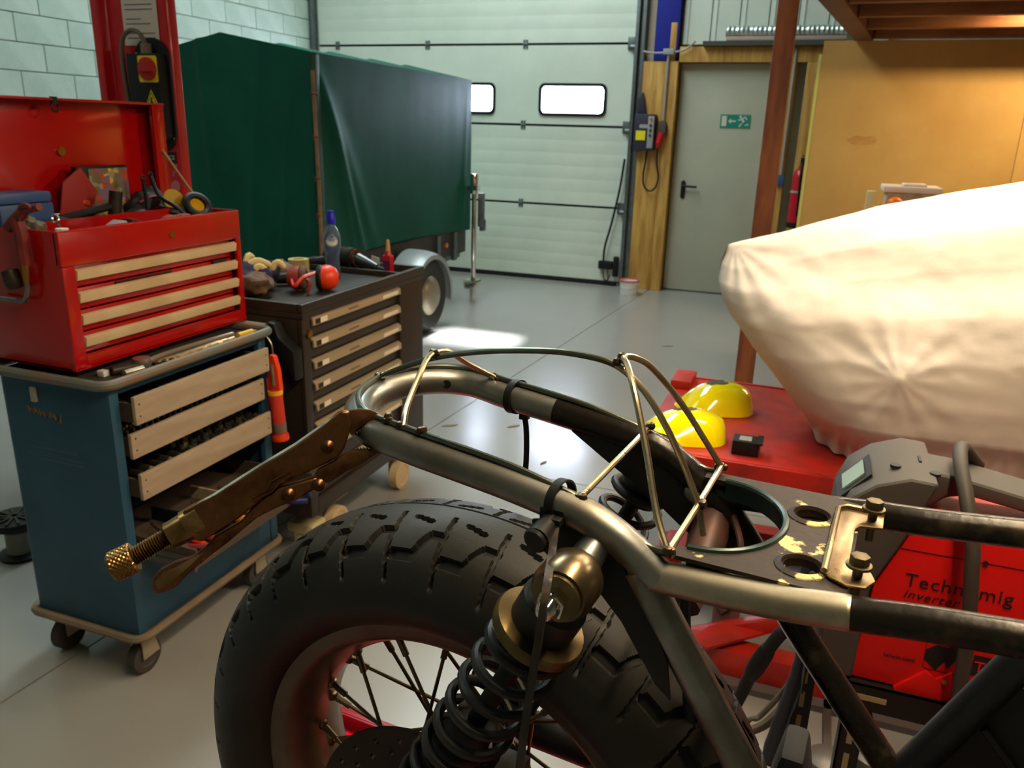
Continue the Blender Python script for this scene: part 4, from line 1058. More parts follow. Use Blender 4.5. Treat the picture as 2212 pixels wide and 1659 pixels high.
# ============================================================ anthracite roller cabinet
kx0, kx1, ky0, ky1 = -2.03, -1.505, 2.14, 3.005
kz0, kz1 = .185, .915
rc = thing('roller_cabinet', 'dark anthracite roller cabinet with aluminium drawer strips', 'tool cabinet', ((kx0 + kx1) / 2, (ky0 + ky1) / 2, 0))
mb = MB().box((kx0, ky0, kz0), (kx1 - .02, ky1, kz1 - .02))
mb.box((kx1 - .02, ky0, kz0), (kx1, ky0 + .045, kz1 - .02)).box((kx1 - .02, 2.805, kz0), (kx1, ky1, kz1 - .02)).box((kx1 - .02, ky0 + .045, kz0), (kx1, 2.805, kz0 + .06))
part('body', mb, darkcart, rc, bevel=.004)
rim = MB()
tp = kz1 + .03
rim.box((kx0 - .004, ky0 - .004, kz1 - .02), (kx1 + .006, ky1 + .004, kz1)).box((kx1 - .016, ky0 - .004, kz1), (kx1 + .006, ky1 + .004, tp)).box((kx0 - .004, ky0 - .004, kz1), (kx0 + .016, ky1 + .004, tp)).box((kx0 + .016, ky0 - .004, kz1), (kx1 - .016, ky0 + .016, tp)).box((kx0 + .016, ky1 - .016, kz1), (kx1 - .016, ky1 + .004, tp))
part('top_tray', rim, darkcart, rc, bevel=.004)
part('tray_divider', MB().box((kx0 + .016, 2.855, kz1), (kx1 - .016, 2.867, tp - .008)), darkcart, rc, bevel=.002)
lbl = M('label_cream', (222, 206, 180), .6)
zt = [.897 - .0745 * k for k in range(6)] + [.432, .330]
for k, z in enumerate(zt):
    nxt = zt[k + 1] if k + 1 < len(zt) else .245
    d = part('drawer', MB().box((kx1 - .030, ky0 + .047, nxt + .004), (kx1 - .012, 2.803, z)), darkcart, rc, bevel=.002)
    part('pull_strip', MB().prism([(0, 0), (.006, .0), (.018, -.008), (.020, -.030), (.012, -.034), (.010, -.012), (0, -.008)], 0, 2.798 - ky0 - .052, (kx1 - .012, ky0 + .052, z - .002), (1, 0, 0), (0, 0, 1), (0, 1, 0)), alu, d, bevel=.001)
    xf = kx1 + .0075
    part('label', MB().box((xf, 2.655, z - .028), (xf + .0008, 2.775, z - .014)), lbl, d)
    part('size_tag', MB().box((xf, 2.235, z - .030), (xf + .0008, 2.275, z - .012)), lbl, d)
    part('badge', MB().box((xf, 2.205, z - .030), (xf + .0008, 2.232, z - .013)), darkmetal, d)
    part('name_print', MB().box((xf, 2.41, z - .022), (xf + .0006, 2.475, z - .015)), M('print_brown', (120, 98, 74), .6), d)
    if k == 5:
        part('maker_label', MB().box((xf + .001, 2.36, z - .060), (xf + .0025, 2.52, z - .032)), paper, d)
        part('maker_print', MB().text('STANLEY', .024, (xf + .0026, 2.366, z - .056), (0, 1, 0), (0, 0, 1), depth=.0006), ink, d)
part('lock', MB().cyl((kx1 - .002, 2.168, .842), (kx1 + .012, 2.168, .842), .013, n=14), brass, rc)
part('side_handle', MB().tube(catmull([(kx0 + .08, ky0 - .055, .87), (-1.70, ky0 - .058, .872), (-1.60, ky0 - .058, .872)], 4), .014, 12), M('handle_chrome', (200, 180, 140), .3, .8), rc)
mb = MB().prism([(-1.60, .89), (-1.575, .885), (-1.56, .84), (-1.52, .81), (-1.505, .80), (-1.505, .70), (-1.53, .74), (-1.585, .80), (-1.61, .86)], 0, .05, (0, ky0 - .004, 0), (1, 0, 0), (0, 0, 1))
part('handle_bracket', mb, blackpl, rc, bevel=.006)
for x, y in ((-1.545, 2.84), (-1.56, 2.36), (kx0 + .06, 2.84), (kx0 + .06, 2.36)):
    c = part('caster', MB().box((x - .035, y - .05, .165), (x + .035, y + .05, .186)).prism([(-.035, .0), (.035, .0), (.04, .10), (-.03, .10)], -.030, -.026, (x, y, .066), (0, 1, 0), (0, 0, 1)), M('caster_zinc', (170, 158, 130), .45, .5), rc, bevel=.001)
    part('caster_wheel', MB().lathe([(0, -.018), (.042, -.018), (.046, -.021), (.062, -.018), (.062, .018), (.046, .021), (.042, .018), (0, .018)], (x + .004, y, .062), (1, 0, 0), n=24), M('caster_cream', (196, 170, 130), .5), c)
part('kick_plate', MB().box((-1.66, 2.20, .075), (-1.55, 2.29, .115)).box((-1.64, 2.21, .0), (-1.60, 2.27, .075)), M('caster_brake_cream', (196, 184, 140), .5), rc, bevel=.01)
# ---- on top of the cabinet
ST = kz1 + .0005
wb_ = (-1.765, 2.735)
bt = thing('water_bottle', 'clear water bottle with blue cap and round white label', 'bottle', (wb_[0], wb_[1], ST))
part('bottle', MB().lathe([(0, .004), (.024, 0), (.030, .006), (.030, .03), (.028, .06), (.0275, .085), (.030, .11), (.034, .13), (.0345, .15), (.031, .175), (.022, .195), (.014, .205), (.013, .215), (.011, .215), (.0125, .204), (.0295, .17), (.0325, .148), (.026, .085), (.0275, .03), (.0, .008)], (wb_[0], wb_[1], ST), n=28), clearpl, bt)
part('water', MB().lathe([(0, .009), (.0265, .012), (.0268, .03), (.0255, .06), (.0252, .085), (.0272, .108), (0, .108)], (wb_[0], wb_[1], ST), n=24), waterm, bt)
part('cap', MB().lathe([(.0, .212), (.0165, .212), (.0175, .225), (.016, .24), (.012, .252), (.012, .262), (0, .263)], (wb_[0], wb_[1], ST), n=20), bluecap, bt)
# round label wrapped on the shoulder, facing the camera
va = math.atan2(-wb_[1], -wb_[0])
def lab(r0, u, v, R_=.0352):
    rr = r0 * u
    a = va + rr * math.cos(2 * PI * v) / R_
    z = .150 + rr * math.sin(2 * PI * v)
    R2 = R_ + (-.9 * abs(z - .142) ** 2 * 12)
    return Vector((wb_[0] + R2 * math.cos(a), wb_[1] + R2 * math.sin(a), ST + z))
lb = part('label', MB().grid(lambda u, v: lab(.0245, u, v), 6, 24, wrapv=True), whitepl, bt)
part('label_ring', MB().grid(lambda u, v: lab(.0215 - .0012 * u, 1, v, .0357), 2, 24, wrapv=True), M('label_blue', (130, 130, 170), .5), lb)
ex_ = Vector((-math.sin(va), math.cos(va), 0))
no_ = Vector((math.cos(va), math.sin(va), 0))
part('label_print', MB().text('SPA', .0145, Vector((wb_[0], wb_[1], ST + .146)) + no_ * .0368, ex_, (0, 0, 1), depth=.0004, align='CENTER').prism([(-.004, .016), (.001, .024), (.006, .016), (.002, .017)], 0, .0004, Vector((wb_[0], wb_[1], ST + .146)) + no_ * .0368, ex_, (0, 0, 1)), M('label_ink', (90, 70, 130), .6), lb)
# ear defenders
mc = Vector((-1.68, 2.475, ST))
em = thing('ear_defenders', 'orange-red ear defenders lying on the roller cabinet', 'ear defenders', mc)
axm = Vector((.85, .42, .0)).normalized()
part('near_cup', MB().lathe([(0, .052), (.018, .050), (.036, .040), (.046, .022), (.048, .005), (.045, -.008), (0, -.008)], mc + Vector((.035, .017, .049)), axm, n=28, sx=1.0, sy=.98), orangepl, em)
part('near_cushion', MB().torus(mc + Vector((.022, .010, .048)), axm, .033, .014, 26, 10), blackpl, em)
part('far_cup', MB().lathe([(0, -.045), (.03, -.035), (.044, -.012), (.044, .006), (0, .006)], mc + Vector((-.05, -.024, .047)), axm, n=24), M('cup_dull', (150, 50, 40), .5), em)
part('far_cushion', MB().torus(mc + Vector((-.034, -.016, .047)), axm, .031, .014, 24, 10), leatherbr, em)
part('headband', MB().tube(catmull([mc + Vector((.035, .017, .075)), mc + Vector((.0, -.06, .06)), mc + Vector((-.02, -.09, .03)), mc + Vector((-.05, -.06, .05)), mc + Vector((-.06, -.03, .07))], 8), .007, 8), redpl, em)
# work gloves
gv = thing('work_gloves', 'pile of navy, cream and brown work gloves on the cabinet', 'gloves', (-1.90, 2.36, ST))
part('navy_back', lump((-1.88, 2.40, ST), (.075, .095, .045), 12.0, .45, 22), navy, gv)
part('leather_palm', lump((-1.80, 2.29, ST), (.06, .075, .038), 15.0, .4, 20), leatherbr, gv)
mb = MB()
for k, (a, b) in enumerate((((-1.90, 2.36, ST + .095), (-1.84, 2.44, ST + .085)), ((-1.86, 2.36, ST + .09), (-1.82, 2.40, ST + .06)), ((-1.92, 2.40, ST + .10), (-1.93, 2.46, ST + .10)), ((-1.84, 2.44, ST + .085), (-1.80, 2.47, ST + .075)))):
    mb.tube(catmull([Vector(a) - Vector((0, 0, .02)), (Vector(a) + Vector(b)) / 2 + Vector((0, 0, .015)), b], 5), [.008] + [.012] * 8 + [.012, .009][:2], 8)
part('cream_fingers', mb, creamcl, gv)
# grease gun etc
tg = thing('torch', 'black and tan torch beside the ear defenders', 'torch', (-1.80, 2.53, ST))
part('barrel', MB().cyl((-1.86, 2.50, ST + .026), (-1.78, 2.56, ST + .026), .020, .024, 14), blackpl, tg)
part('lens_ring', MB().cyl((-1.785, 2.557, ST + .027), (-1.765, 2.572, ST + .027), .026, n=16), leatherbr, tg)
hg = thing('heat_gun', 'black and brown hot-air gun lying behind the bottle', 'heat gun', (-1.74, 2.93, ST))
part('motor_body', MB().cyl((-1.92, 2.95, ST + .045), (-1.78, 2.925, ST + .05), .042, .045, 18), blackpl, hg)
part('brown_cover', MB().cyl((-1.86, 2.94, ST + .055), (-1.76, 2.92, ST + .055), .040, .036, 18), M('glossy_brown', (70, 46, 32), .2), hg)
part('nozzle', MB().cyl((-1.76, 2.92, ST + .05), (-1.66, 2.90, ST + .026), .026, .014, 16).cyl((-1.66, 2.90, ST + .026), (-1.62, 2.892, ST + .020), .009, n=10), M('glossy_dark', (60, 66, 66), .2, .4), hg)
part('handle', MB().tube(catmull([(-1.90, 2.94, ST + .04), (-1.94, 2.89, ST + .03), (-1.96, 2.885, ST + .025)], 4), .018, 10), blackpl, hg)
solo('tape_roll', MB().lathe([(.022, 0), (.042, 0), (.042, .05), (.022, .05), (.022, 0)], (-1.97, 2.80, ST), n=24), M('tan_tape', (200, 176, 110), .5), 'roll of tan masking tape behind the bottle', 'tape')
solo('paper_scrap', MB().box((-1.70, 2.945, ST), (-1.66, 2.98, ST + .004)).prism([(0, 0), (.05, .0), (.055, .05), (.02, .06)], 0, .0015, (-1.74, 2.975, ST + .003), (1, 0, 0), (0, -.2, 1)), paper, 'crumpled white paper scrap beside the glue bottle', 'paper')
solo('brown_parts', lump((-1.95, 2.62, ST), (.06, .07, .03), 19.0, .5), M('rust_brown', (110, 80, 62), .7), 'heap of brown leather scraps at the back of the cabinet top', 'scraps')
gb = thing('glue_bottle', 'small red glue bottle with cork-coloured nozzle on the cabinet corner', 'bottle', (-1.622, 2.925, ST))
part('body', MB().prism(rrect(.046, .030, .012), 0, .075, (-1.622, 2.925, ST)).lathe([(.017, 0), (.012, .010), (.011, .018), (0, .018)], (-1.622, 2.925, ST + .075), n=16), M('glue_red', (170, 22, 30), .35), gb, bevel=.003)
part('nozzle', MB().lathe([(.010, 0), (.009, .02), (.006, .045), (.003, .046)], (-1.622, 2.925, ST + .093), n=12), M('cork_tan', (190, 140, 84), .7), gb)
nv = Vector((1.622, -2.925, 0)).normalized()
part('label', MB().box((-1.638, 2.9085, ST + .02), (-1.606, 2.9095, ST + .055)), M('glue_label', (80, 30, 70), .5), gb)
solo('white_chip', MB().prism([(0, 0), (.02, 0), (.012, .022)], 0, .002, (-1.545, 2.36, ST), (.3, .9, 0), (0, 0, 1)).box((-1.55, 2.355, ST), (-1.535, 2.378, ST + .003)), paper, 'tiny white paper chip at the cabinet front edge', 'paper')
solo('red_clip', MB().prism([(-.02, 0), (.02, 0), (.008, .05), (-.008, .05)], 0, .012, (-1.80, 2.175, ST), (1, 0, 0), (0, 0, 1)), M('clip_red', (150, 40, 40), .5), 'small red clip at the near left corner of the cabinet top', 'clip', bevel=.003)
solo('red_strap', MB().grid(lambda u, v: Vector((-1.665 + .012 * math.sin(u * 3), 2.40 + .018 * v, ST + .002 + .055 * math.sin(u * PI * .5))), 10, 3).grid(lambda u, v: Vector((-1.663 + .012 * math.sin(u * 3), 2.40 + .018 * v, ST + .0 + .055 * math.sin(u * PI * .5))), 10, 3), M('strap_red', (140, 50, 44), .6), 'short dull red strap hanging beside the ear defenders', 'strap')
# red cartridge hanging between the carts
gc = thing('red_cartridge_gun', 'red cartridge gun hanging between the two tool carts', 'cartridge gun', (-1.530, 2.026, .50))
c0, c1 = Vector((-1.530, 2.026, .525)), Vector((-1.536, 2.020, .71))
ax_ = (c1 - c0).normalized()
part('tube', MB().lathe([(0, 0), (.026, 0), (.026, .012), (.022, .016), (.022, .16), (.020, .165), (0, .166)], c0, ax_, n=20), greasered, gc)
part('silver_band', MB().lathe([(.0224, .024), (.0228, .024), (.0228, .055), (.0224, .055)], c0, ax_, n=20), M('band_grey', (110, 90, 76), .5), gc)
part('yellow_band', MB().lathe([(.0224, .150), (.0236, .150), (.0236, .164), (.0224, .164)], c0, ax_, n=20), M('band_yellow', (230, 170, 20), .4), gc)
part('cage', MB().box(c0 + Vector((-.030, -.010, -.004)), c0 + Vector((-.024, .010, .20)), rot('Y', -2.5)).lathe([(.0235, -.006), (.028, -.006), (.028, .010), (.0235, .010)], c0, ax_, n=20).prism([(-.03, .16), (.016, .16), (.012, .23), (.0, .275), (-.016, .28), (-.026, .24)], -.010, .010, c0, (1, 0, 0), (0, 0, 1)), orangepl, gc, bevel=.003)
part('spring', MB().cyl(c0 + Vector((-.004, -.012, .18)), c0 + Vector((-.008, -.012, .25)), .006, n=8), steel, gc)
part('hook', MB().tube(catmull([c0 + Vector((-.010, 0, .27)), c0 + Vector((-.012, .0, .31)), c0 + Vector((-.03, .0, .335)), c0 + Vector((-.045, -.006, .345))], 5), .003, 6), steel, gc)

# ============================================================ by the blue cart on the floor, far left
pc = thing('grey_pot', 'grey metal pot with a black slotted disc on top behind the blue cart', 'pot', (-2.50, 1.80, 0))
part('foot', MB().lathe([(0, 0), (.07, 0), (.075, .012), (.05, .02), (0, .02)], (-2.50, 1.80, 0), n=24), blackpl, pc)
part('can', MB().lathe([(0, .018), (.045, .018), (.045, .10), (.04, .105), (0, .105)], (-2.50, 1.80, 0), n=24), M('can_grey', (120, 120, 108), .5), pc)
part('disc', MB().lathe([(.03, .105), (.085, .115), (.09, .13), (.085, .14), (0, .14)], (-2.52, 1.81, 0), n=28), blackpl, pc)
for k in range(6):
    a = PI * k / 6
    part('rib', MB().obox((-2.52, 1.81, .143), (.15, .008, .006), rot('Z', math.degrees(a))), darkmetal, pc)
part('lever', MB().tube([(-2.56, 1.78, .15), (-2.75, 1.70, .19)], .006, 8), blackpl, pc)

# ============================================================ the motorcycle on its lift (u along the bike, v away from the camera, z up)
BA = math.radians(-5.76)
EU = Vector((math.cos(BA), math.sin(BA), 0))
EV = Vector((-math.sin(BA), math.cos(BA), 0))
def B(p):
    return EU * p[0] + EV * p[1] + Vector((0, 0, p[2]))
BM = Matrix(((EU.x, EV.x, 0, 0), (EU.y, EV.y, 0, 0), (0, 0, 1, 0), (0, 0, 0, 1)))
VM = .5645
WU, WZ = -.309, .872
TZp = WZ - .302
lf = thing('motorcycle_lift', 'red lift bench carrying the bare motorcycle frame', 'lift', B((.1, VM, 0)), BA)
part('platform', MB().box((-.75, VM - .26, TZp - .05), (1.3, VM + .26, TZp - .001)).xf(BM), redtable, lf, bevel=.004)
part('scissor_leg', MB().tube([(-.5, VM - .18, .06), (.9, VM - .18, TZp - .05)], .03, 8).tube([(.9, VM + .14, .06), (-.5, VM + .14, TZp - .05)], .03, 8).xf(BM), redtable, lf)
part('base_frame', MB().box((-.7, VM - .25, 0), (1.2, VM - .19, .06)).box((-.7, VM + .15, 0), (1.2, VM + .21, .06)).box((-.7, VM - .25, 0), (-.64, VM + .21, .06)).xf(BM), redtable, lf, bevel=.004)

mc_ = thing('motorcycle', 'stripped motorcycle rear frame with wheel and twin shocks', 'motorcycle', B((WU, VM, TZp)), BA)
def bp(name, mb, mat, parent=mc_, **kw):
    return part(name, mb.xf(BM), mat, parent, **kw)
# ---- rear loop: near leg, bend, far leg
wl_ = .0775
leg = [(-.118, 1.208), (-.133, 1.219), (-.152, 1.231), (-.172, 1.240), (-.194, 1.245), (-.235, 1.252), (-.274, 1.257), (-.315, 1.262), (-.345, 1.267)]
bend = []
uc = -.345
for k in range(13):
    a = PI * k / 12
    bend.append((uc - .058 * math.sin(a), VM - wl_ * math.cos(a), 1.267 + .005 * math.sin(a)))
loop = [(u, VM - wl_, z) for u, z in leg[:-1]] + bend + [(u, VM + wl_, z) for u, z in reversed(leg[:-1])]
path = catmull(loop, 4)
rad = [.0128] * len(path)
nb0 = 4 * 7
half = len(path) // 2
# the bare, ground steel rear part and the black painted front of the far leg are two tubes butt-welded
cut_f = max(i for i, p in enumerate(path) if p.y > VM and p.x < -.262)
bp('rear_loop', MB().tube(path[:cut_f + 1], .0128, 20), steelblue)
bp('far_leg', MB().tube(path[cut_f:], .0128, 18), framepaint)
for a in (150, 118):
    an = math.radians(a)
    c = Vector((uc - .058 * math.sin(an), VM - wl_ * math.cos(an), 1.270))
    d = Vector((math.sin(an), math.cos(an), 0))
    bp('lamp_hole', MB().cyl(c + d * .0122, c + d * .0132, .0042, n=14), blackpl)
# ---- main rails
bp('near_rail', MB().tube(catmull([(-.128, .487, 1.208), (-.047, .4845, 1.2135), (.007, .484, 1.220), (.10, .484, 1.2315), (.45, .47, 1.27)], 6), .0111, 18), framepaint)
bp('near_rail_sleeve', MB().tube(catmull([(-.129, .487, 1.208), (-.047, .4845, 1.2135), (-.006, .484, 1.2185), (.004, .484, 1.2196)], 6), [.0116] * 18 + [.01115], 20), steel)
bp('far_rail', MB().tube(catmull([(-.128, .642, 1.208), (-.047, .6415, 1.2135), (.007, .641, 1.219), (.10, .641, 1.2275), (.45, .655, 1.265)], 6), .0111, 18), framepaint)
# ---- down tubes
bp('near_down_tube', MB().tube(catmull([(-.133, .488, 1.212), (-.119, .489, 1.187), (-.103, .490, 1.161), (-.083, .491, 1.129), (-.062, .492, 1.095), (-.02, .494, 1.028), (.04, .496, .93)], 5), .0128, 18), steelblue)
bp('far_down_tube', MB().tube(catmull([(-.128, .641, 1.212), (-.100, .640, 1.193), (-.035, .638, 1.107), (.001, .637, 1.062), (.056, .636, .994), (.09, .636, .95)], 5), .0122, 18), framepaint)
bp('near_gusset', MB().prism([(-.212, 1.232), (-.19, 1.238), (-.15, 1.224), (-.130, 1.197), (-.105, 1.150), (-.100, 1.118), (-.112, 1.128), (-.140, 1.170), (-.165, 1.196), (-.196, 1.205), (-.21, 1.215)], .4785, .4815, (0, 0, 0), (1, 0, 0), (0, 0, 1), (0, 1, 0)), blackpaint, bevel=.0006)
bp('far_gusset', MB().prism([(-.245, 1.243), (-.19, 1.240), (-.15, 1.226), (-.126, 1.205), (-.105, 1.192), (-.100, 1.165), (-.112, 1.160), (-.135, 1.172), (-.17, 1.198), (-.205, 1.218)], .6475, .6505, (0, 0, 0), (1, 0, 0), (0, 0, 1), (0, 1, 0)).prism([(-.245, 1.243), (-.19, 1.240), (-.15, 1.226), (-.126, 1.205), (-.100, 1.192), (-.082, 1.165), (-.10, 1.158), (-.135, 1.172), (-.17, 1.198), (-.205, 1.218)], .6325, .6355, (0, 0, 0), (1, 0, 0), (0, 0, 1), (0, 1, 0)), blackpaint, bevel=.0006)
bp('weld_junction', MB().ball((-.127, .488, 1.207), (.0155, .0135, .0135), 14).ball((-.128, .641, 1.208), (.015, .013, .013), 14), steelblue)
bp('front_brace', MB().tube(catmull([(.135, .636, 1.150), (.11, .636, 1.095), (.083, .636, 1.035), (.060, .636, .985), (.03, .636, .93)], 5), .0135, 16), M('dark_blue_frame', (34, 36, 40), .35, .3), )
bp('side_sheet', MB().prism([(.118, 1.095), (.30, 1.20), (.34, .90), (.10, .88), (.055, .965)], .640, .643, (0, 0, 0), (1, 0, 0), (0, 0, 1), (0, 1, 0)).tube([(.112, .634, 1.062), (.19, .634, .975)], .003, 6), blackpaint, bevel=.0006)
# ---- seat plate between the rails
zp = 1.2275
po = []
v0_, v1_ = .487, .642
cutc, cr = (-.104, VM), .056
outer = [(-.122, v0_), (.010, v0_), (.010, v1_), (-.122, v1_)]
inner = []
for k in range(25):
    a = PI / 2 - PI * k / 24
    inner.append((cutc[0] + cr * math.cos(a) * (1.0), cutc[1] + cr * 1.12 * math.sin(a)))
outline = [(-.122, v0_), (-.04, v0_), (.0, v0_), (.0, v1_), (-.04, v1_), (-.122, v1_), (-.122, VM + cr * 1.12)] + inner + [(-.122, VM - cr * 1.12)]
# plate with two round holes: triangulated by bmesh from its loops
def plate_with_holes(outline, holes, z0, z1):
    bm = bmesh.new()
    edges = []
    for lp in [outline] + holes:
        vs = [bm.verts.new((p[0], p[1], z0)) for p in lp]
        for i in range(len(vs)):
            edges.append(bm.edges.new((vs[i], vs[(i + 1) % len(vs)])))
    bmesh.ops.triangle_fill(bm, use_beauty=True, use_dissolve=False, edges=edges)
    ex = bmesh.ops.extrude_face_region(bm, geom=bm.faces[:])
    for g_ in ex['geom']:
        if isinstance(g_, bmesh.types.BMVert):
            g_.co.z = z1
    bm.verts.index_update()
    mb = MB().add([v.co.copy() for v in bm.verts], [tuple(v.index for v in f.verts) for f in bm.faces])
    bm.free()
    return mb
holes = []
HC = [(-.033, .5955), (-.030, .5135)]
for c in HC:
    holes.append([(c[0] + .0118 * math.cos(2 * PI * k / 24), c[1] + .0118 * math.sin(2 * PI * k / 24)) for k in range(24)])
sp_ = bp('seat_plate', plate_with_holes(outline, holes, zp - .003, zp), platepaint)
lipm = M('plate_lip_green', (30, 50, 48), .3, .3)
lip = MB()
lv = [(p[0], p[1]) for p in inner]
lip.tube([(p[0], p[1], zp) for p in inner], .0028, 8)
lip.grid(lambda u, v: Vector((lv[min(24, int(round(u * 24)))][0], lv[min(24, int(round(u * 24)))][1], zp - .016 * v)), 25, 3)
bp('plate_flange', lip, lipm)
for c in HC:
    part('hole_rim', MB().lathe([(.0116, -.006), (.0120, .0), (.0135, .0022), (.0175, .0008), (.018, 0)], (c[0], c[1], zp), n=28, caps=False).xf(BM), platepaint, sp_)
# bright bracket at the front of the plate, with two bolts
bko = [(-.016, .508), (-.016, .612), (-.010, .618), (.016, .618), (.016, .594), (.001, .590), (-.002, .583), (-.002, .532), (.001, .526), (.012, .522), (.015, .512), (.010, .500), (-.002, .498), (-.010, .502)]
bk_ = bp('front_bracket', MB().prism(bko, zp + .001, zp + .0032), M('bracket_steel', (150, 128, 92), .34, .9, (112, 92, 62), scale=30, rvar=.1), bevel=.0008)
part('bracket_lip', MB().tube([(-.016, .508, zp + .004), (-.016, .612, zp + .004), (-.010, .618, zp + .004), (.016, .618, zp + .004)], .0022, 8).xf(BM), M('bracket_steel', (150, 128, 92)), bk_)
for c in ((.008, .606), (.004, .512)):
    b_ = part('bolt', MB().prism([(.0062 * math.cos(PI * k / 3), .0062 * math.sin(PI * k / 3)) for k in range(6)], .012, .0185, (c[0], c[1], zp)).cyl((c[0], c[1], zp + .0105), (c[0], c[1], zp + .0125), .0082, n=16).cyl((c[0], c[1], zp - .014), (c[0], c[1], zp + .011), .0033, n=10).xf(BM), M('bolt_olive', (96, 84, 58), .4, .8), bk_, bevel=.0004)
# ---- rubber-capped stub on the near leg and its bracket
bp('stub_mount', MB().cyl((-.195, .478, 1.236), (-.1955, .450, 1.2335), .0075, .0095, 16).cyl((-.1955, .450, 1.2335), (-.196, .4475, 1.233), .0095, .0085, 16).box((-.204, .474, 1.234), (-.186, .480, 1.246)), blackpl)
# ---- inside junk on the frame: cable end, ignition bracket seen through the plate
bp('rear_cross_tube', MB().tube([(-.112, .642, 1.19), (-.112, .60, 1.165), (-.117, .562, 1.145)], .016, 12).tube(catmull([(-.100, .64, 1.20), (-.085, .612, 1.186), (-.082, .602, 1.172)], 4), .0028, 8), M('old_red_brown', (96, 60, 52), .5, .2, (60, 48, 44), scale=20))
# ---- wheel
wh = bp('wheel', MB().lathe([(0, -.06), (.022, -.06), (.022, -.045), (.05, -.045), (.052, -.035), (.034, -.028), (.030, 0), (.034, .028), (.052, .035), (.05, .045), (.022, .045), (0, .06)], (WU, VM, WZ), (0, 1, 0), n=32), rimalu)
prof = []
RP = [(-.050, .2105), (-.0492, .206), (-.047, .196), (-.044, .190), (-.030, .183), (-.020, .176), (0, .174), (.020, .176), (.030, .183), (.044, .190), (.047, .196), (.0492, .206), (.050, .2105), (.046, .2105), (.040, .199), (0, .186), (-.040, .199), (-.046, .2105)]
mb = MB().grid(lambda u, v: Vector((WU + RP[int(round(v * len(RP))) % len(RP)][1] * math.cos(2 * PI * u), VM + RP[int(round(v * len(RP))) % len(RP)][0], WZ + RP[int(round(v * len(RP))) % len(RP)][1] * math.sin(2 * PI * u))), 140, len(RP), True, True)
part('rim', mb.xf(BM), rimalu, wh, ang=60)
# tyre with carved tread
TP = [(.050, .2085), (.058, .213), (.066, .222), (.0715, .235), (.0725, .246), (.0700, .258), (.0655, .268), (.0600, .2765), (.0520, .2850), (.0420, .2920), (.0310, .2965), (.0200, .2992), (.0100, .3006), (0, .3010)]
prof = [(-w, r) for w, r in TP] + [(w, r) for w, r in reversed(TP[:-1])]
fine = catmull([(w, r, 0) for w, r in prof], 6)
NP_ = 36
PL = 2 * PI * .29 / NP_
diag = [(0.0, -.0710), (.05, -.062), (.09, -.052), (.12, -.034), (.17, -.011)]
zig = [(.11, -.0355), (.36, -.0355), (.57, -.0548), (.98, -.0548)]
slot = [(.52, -.0205), (.86, -.0160)]
def segd(px, py, a, b):
    ax, ay, bx, by = a[0] * PL, a[1], b[0] * PL, b[1]
    dx, dy = bx - ax, by - ay
    t = max(0, min(1, ((px - ax) * dx + (py - ay) * dy) / (dx * dx + dy * dy)))
    return math.hypot(px - ax - t * dx, py - ay - t * dy)
def groove(s, w):
    best = 0
    for sg in (-1, 1):
        ww = w if sg < 0 else -w
        ss = s if sg < 0 else s + .5
        if ww > .004:
            continue
        f = ss - math.floor(ss)
        for off in (-1, 0, 1):
            x = (f + off) * PL
            for pl_, hw, dp in ((diag, .0021, .0045), (zig, .0032, .0055), (slot, .0023, .005)):
                lo_ = min(p[0] for p in pl_) * PL - hw
                hi_ = max(p[0] for p in pl_) * PL + hw
                if x < lo_ or x > hi_:
                    continue
                for i in range(len(pl_) - 1):
                    if segd(x, ww, pl_[i], pl_[i + 1]) < hw:
                        best = max(best, dp)
    if abs(w - .0105) < .0009:
        best = max(best, .004)
    return best
NC = 1800
per = NC // NP_
tab = [[(groove(k / per, p.x) * min(1.0, max(0.0, (p.y - .2605) / .006)) if p.y > .2605 else 0.0) for p in fine] for k in range(per)]
V, F = [], []
nf = len(fine)
for k in range(NC):
    a = 2 * PI * k / NC
    row = tab[k % per]
    for j, p in enumerate(fine):
        t = fine[min(j + 1, nf - 1)] - fine[max(j - 1, 0)]
        nx, nr = -t.y, t.x
        l = math.hypot(nx, nr)
        nx, nr = nx / l, nr / l
        if nr < 0 and abs(p.x) < .05:
            nx, nr = -nx, -nr
        w = p.x - nx * row[j]
        r = p.y - abs(nr) * row[j] * (1 if nr >= 0 else 1)
        V.append((WU + r * math.cos(a), VM + w, WZ + r * math.sin(a)))
for k in range(NC):
    k2 = (k + 1) % NC
    for j in range(nf - 1):
        F.append((k * nf + j, k2 * nf + j, k2 * nf + j + 1, k * nf + j + 1))
part('tyre', MB().add(V, F).xf(BM), tyrerub, wh, ang=38)
# spokes with nipples
def spoke_geo(side, lead):
    r0, r1 = .048, .1745
    da = math.radians(48) * lead
    p0 = Vector((r0 * math.cos(da), side * .040, r0 * math.sin(da)))
    p1 = Vector((r1, side * .006, 0))
    d = (p1 - p0).normalized()
    return p0, p1, d
protos = []
for side in (-1, 1):
    for lead in (-1, 1):
        p0, p1, d = spoke_geo(side, lead)
        me = mesh_of(MB().cyl(p0, p1 - d * .02, .0019, n=8).cyl(p1 - d * .022, p1 - d * .004, .0033, n=8).ball(p1, (.0055, .006, .006), 10), M('spoke_steel', (110, 92, 66), .35, .9), Matrix.Identity(4))
        protos.append(me)
inv = WM[wh.name].inverted()
oc = inv @ B((WU, VM, WZ))
for k in range(36):
    o = bpy.data.objects.new('spoke', protos[(k % 2) * 2 + (k // 2) % 2])
    COL.objects.link(o)
    o.parent = wh
    o.location = oc
    o.rotation_euler = (0, math.radians(10 * k + 4), 0)
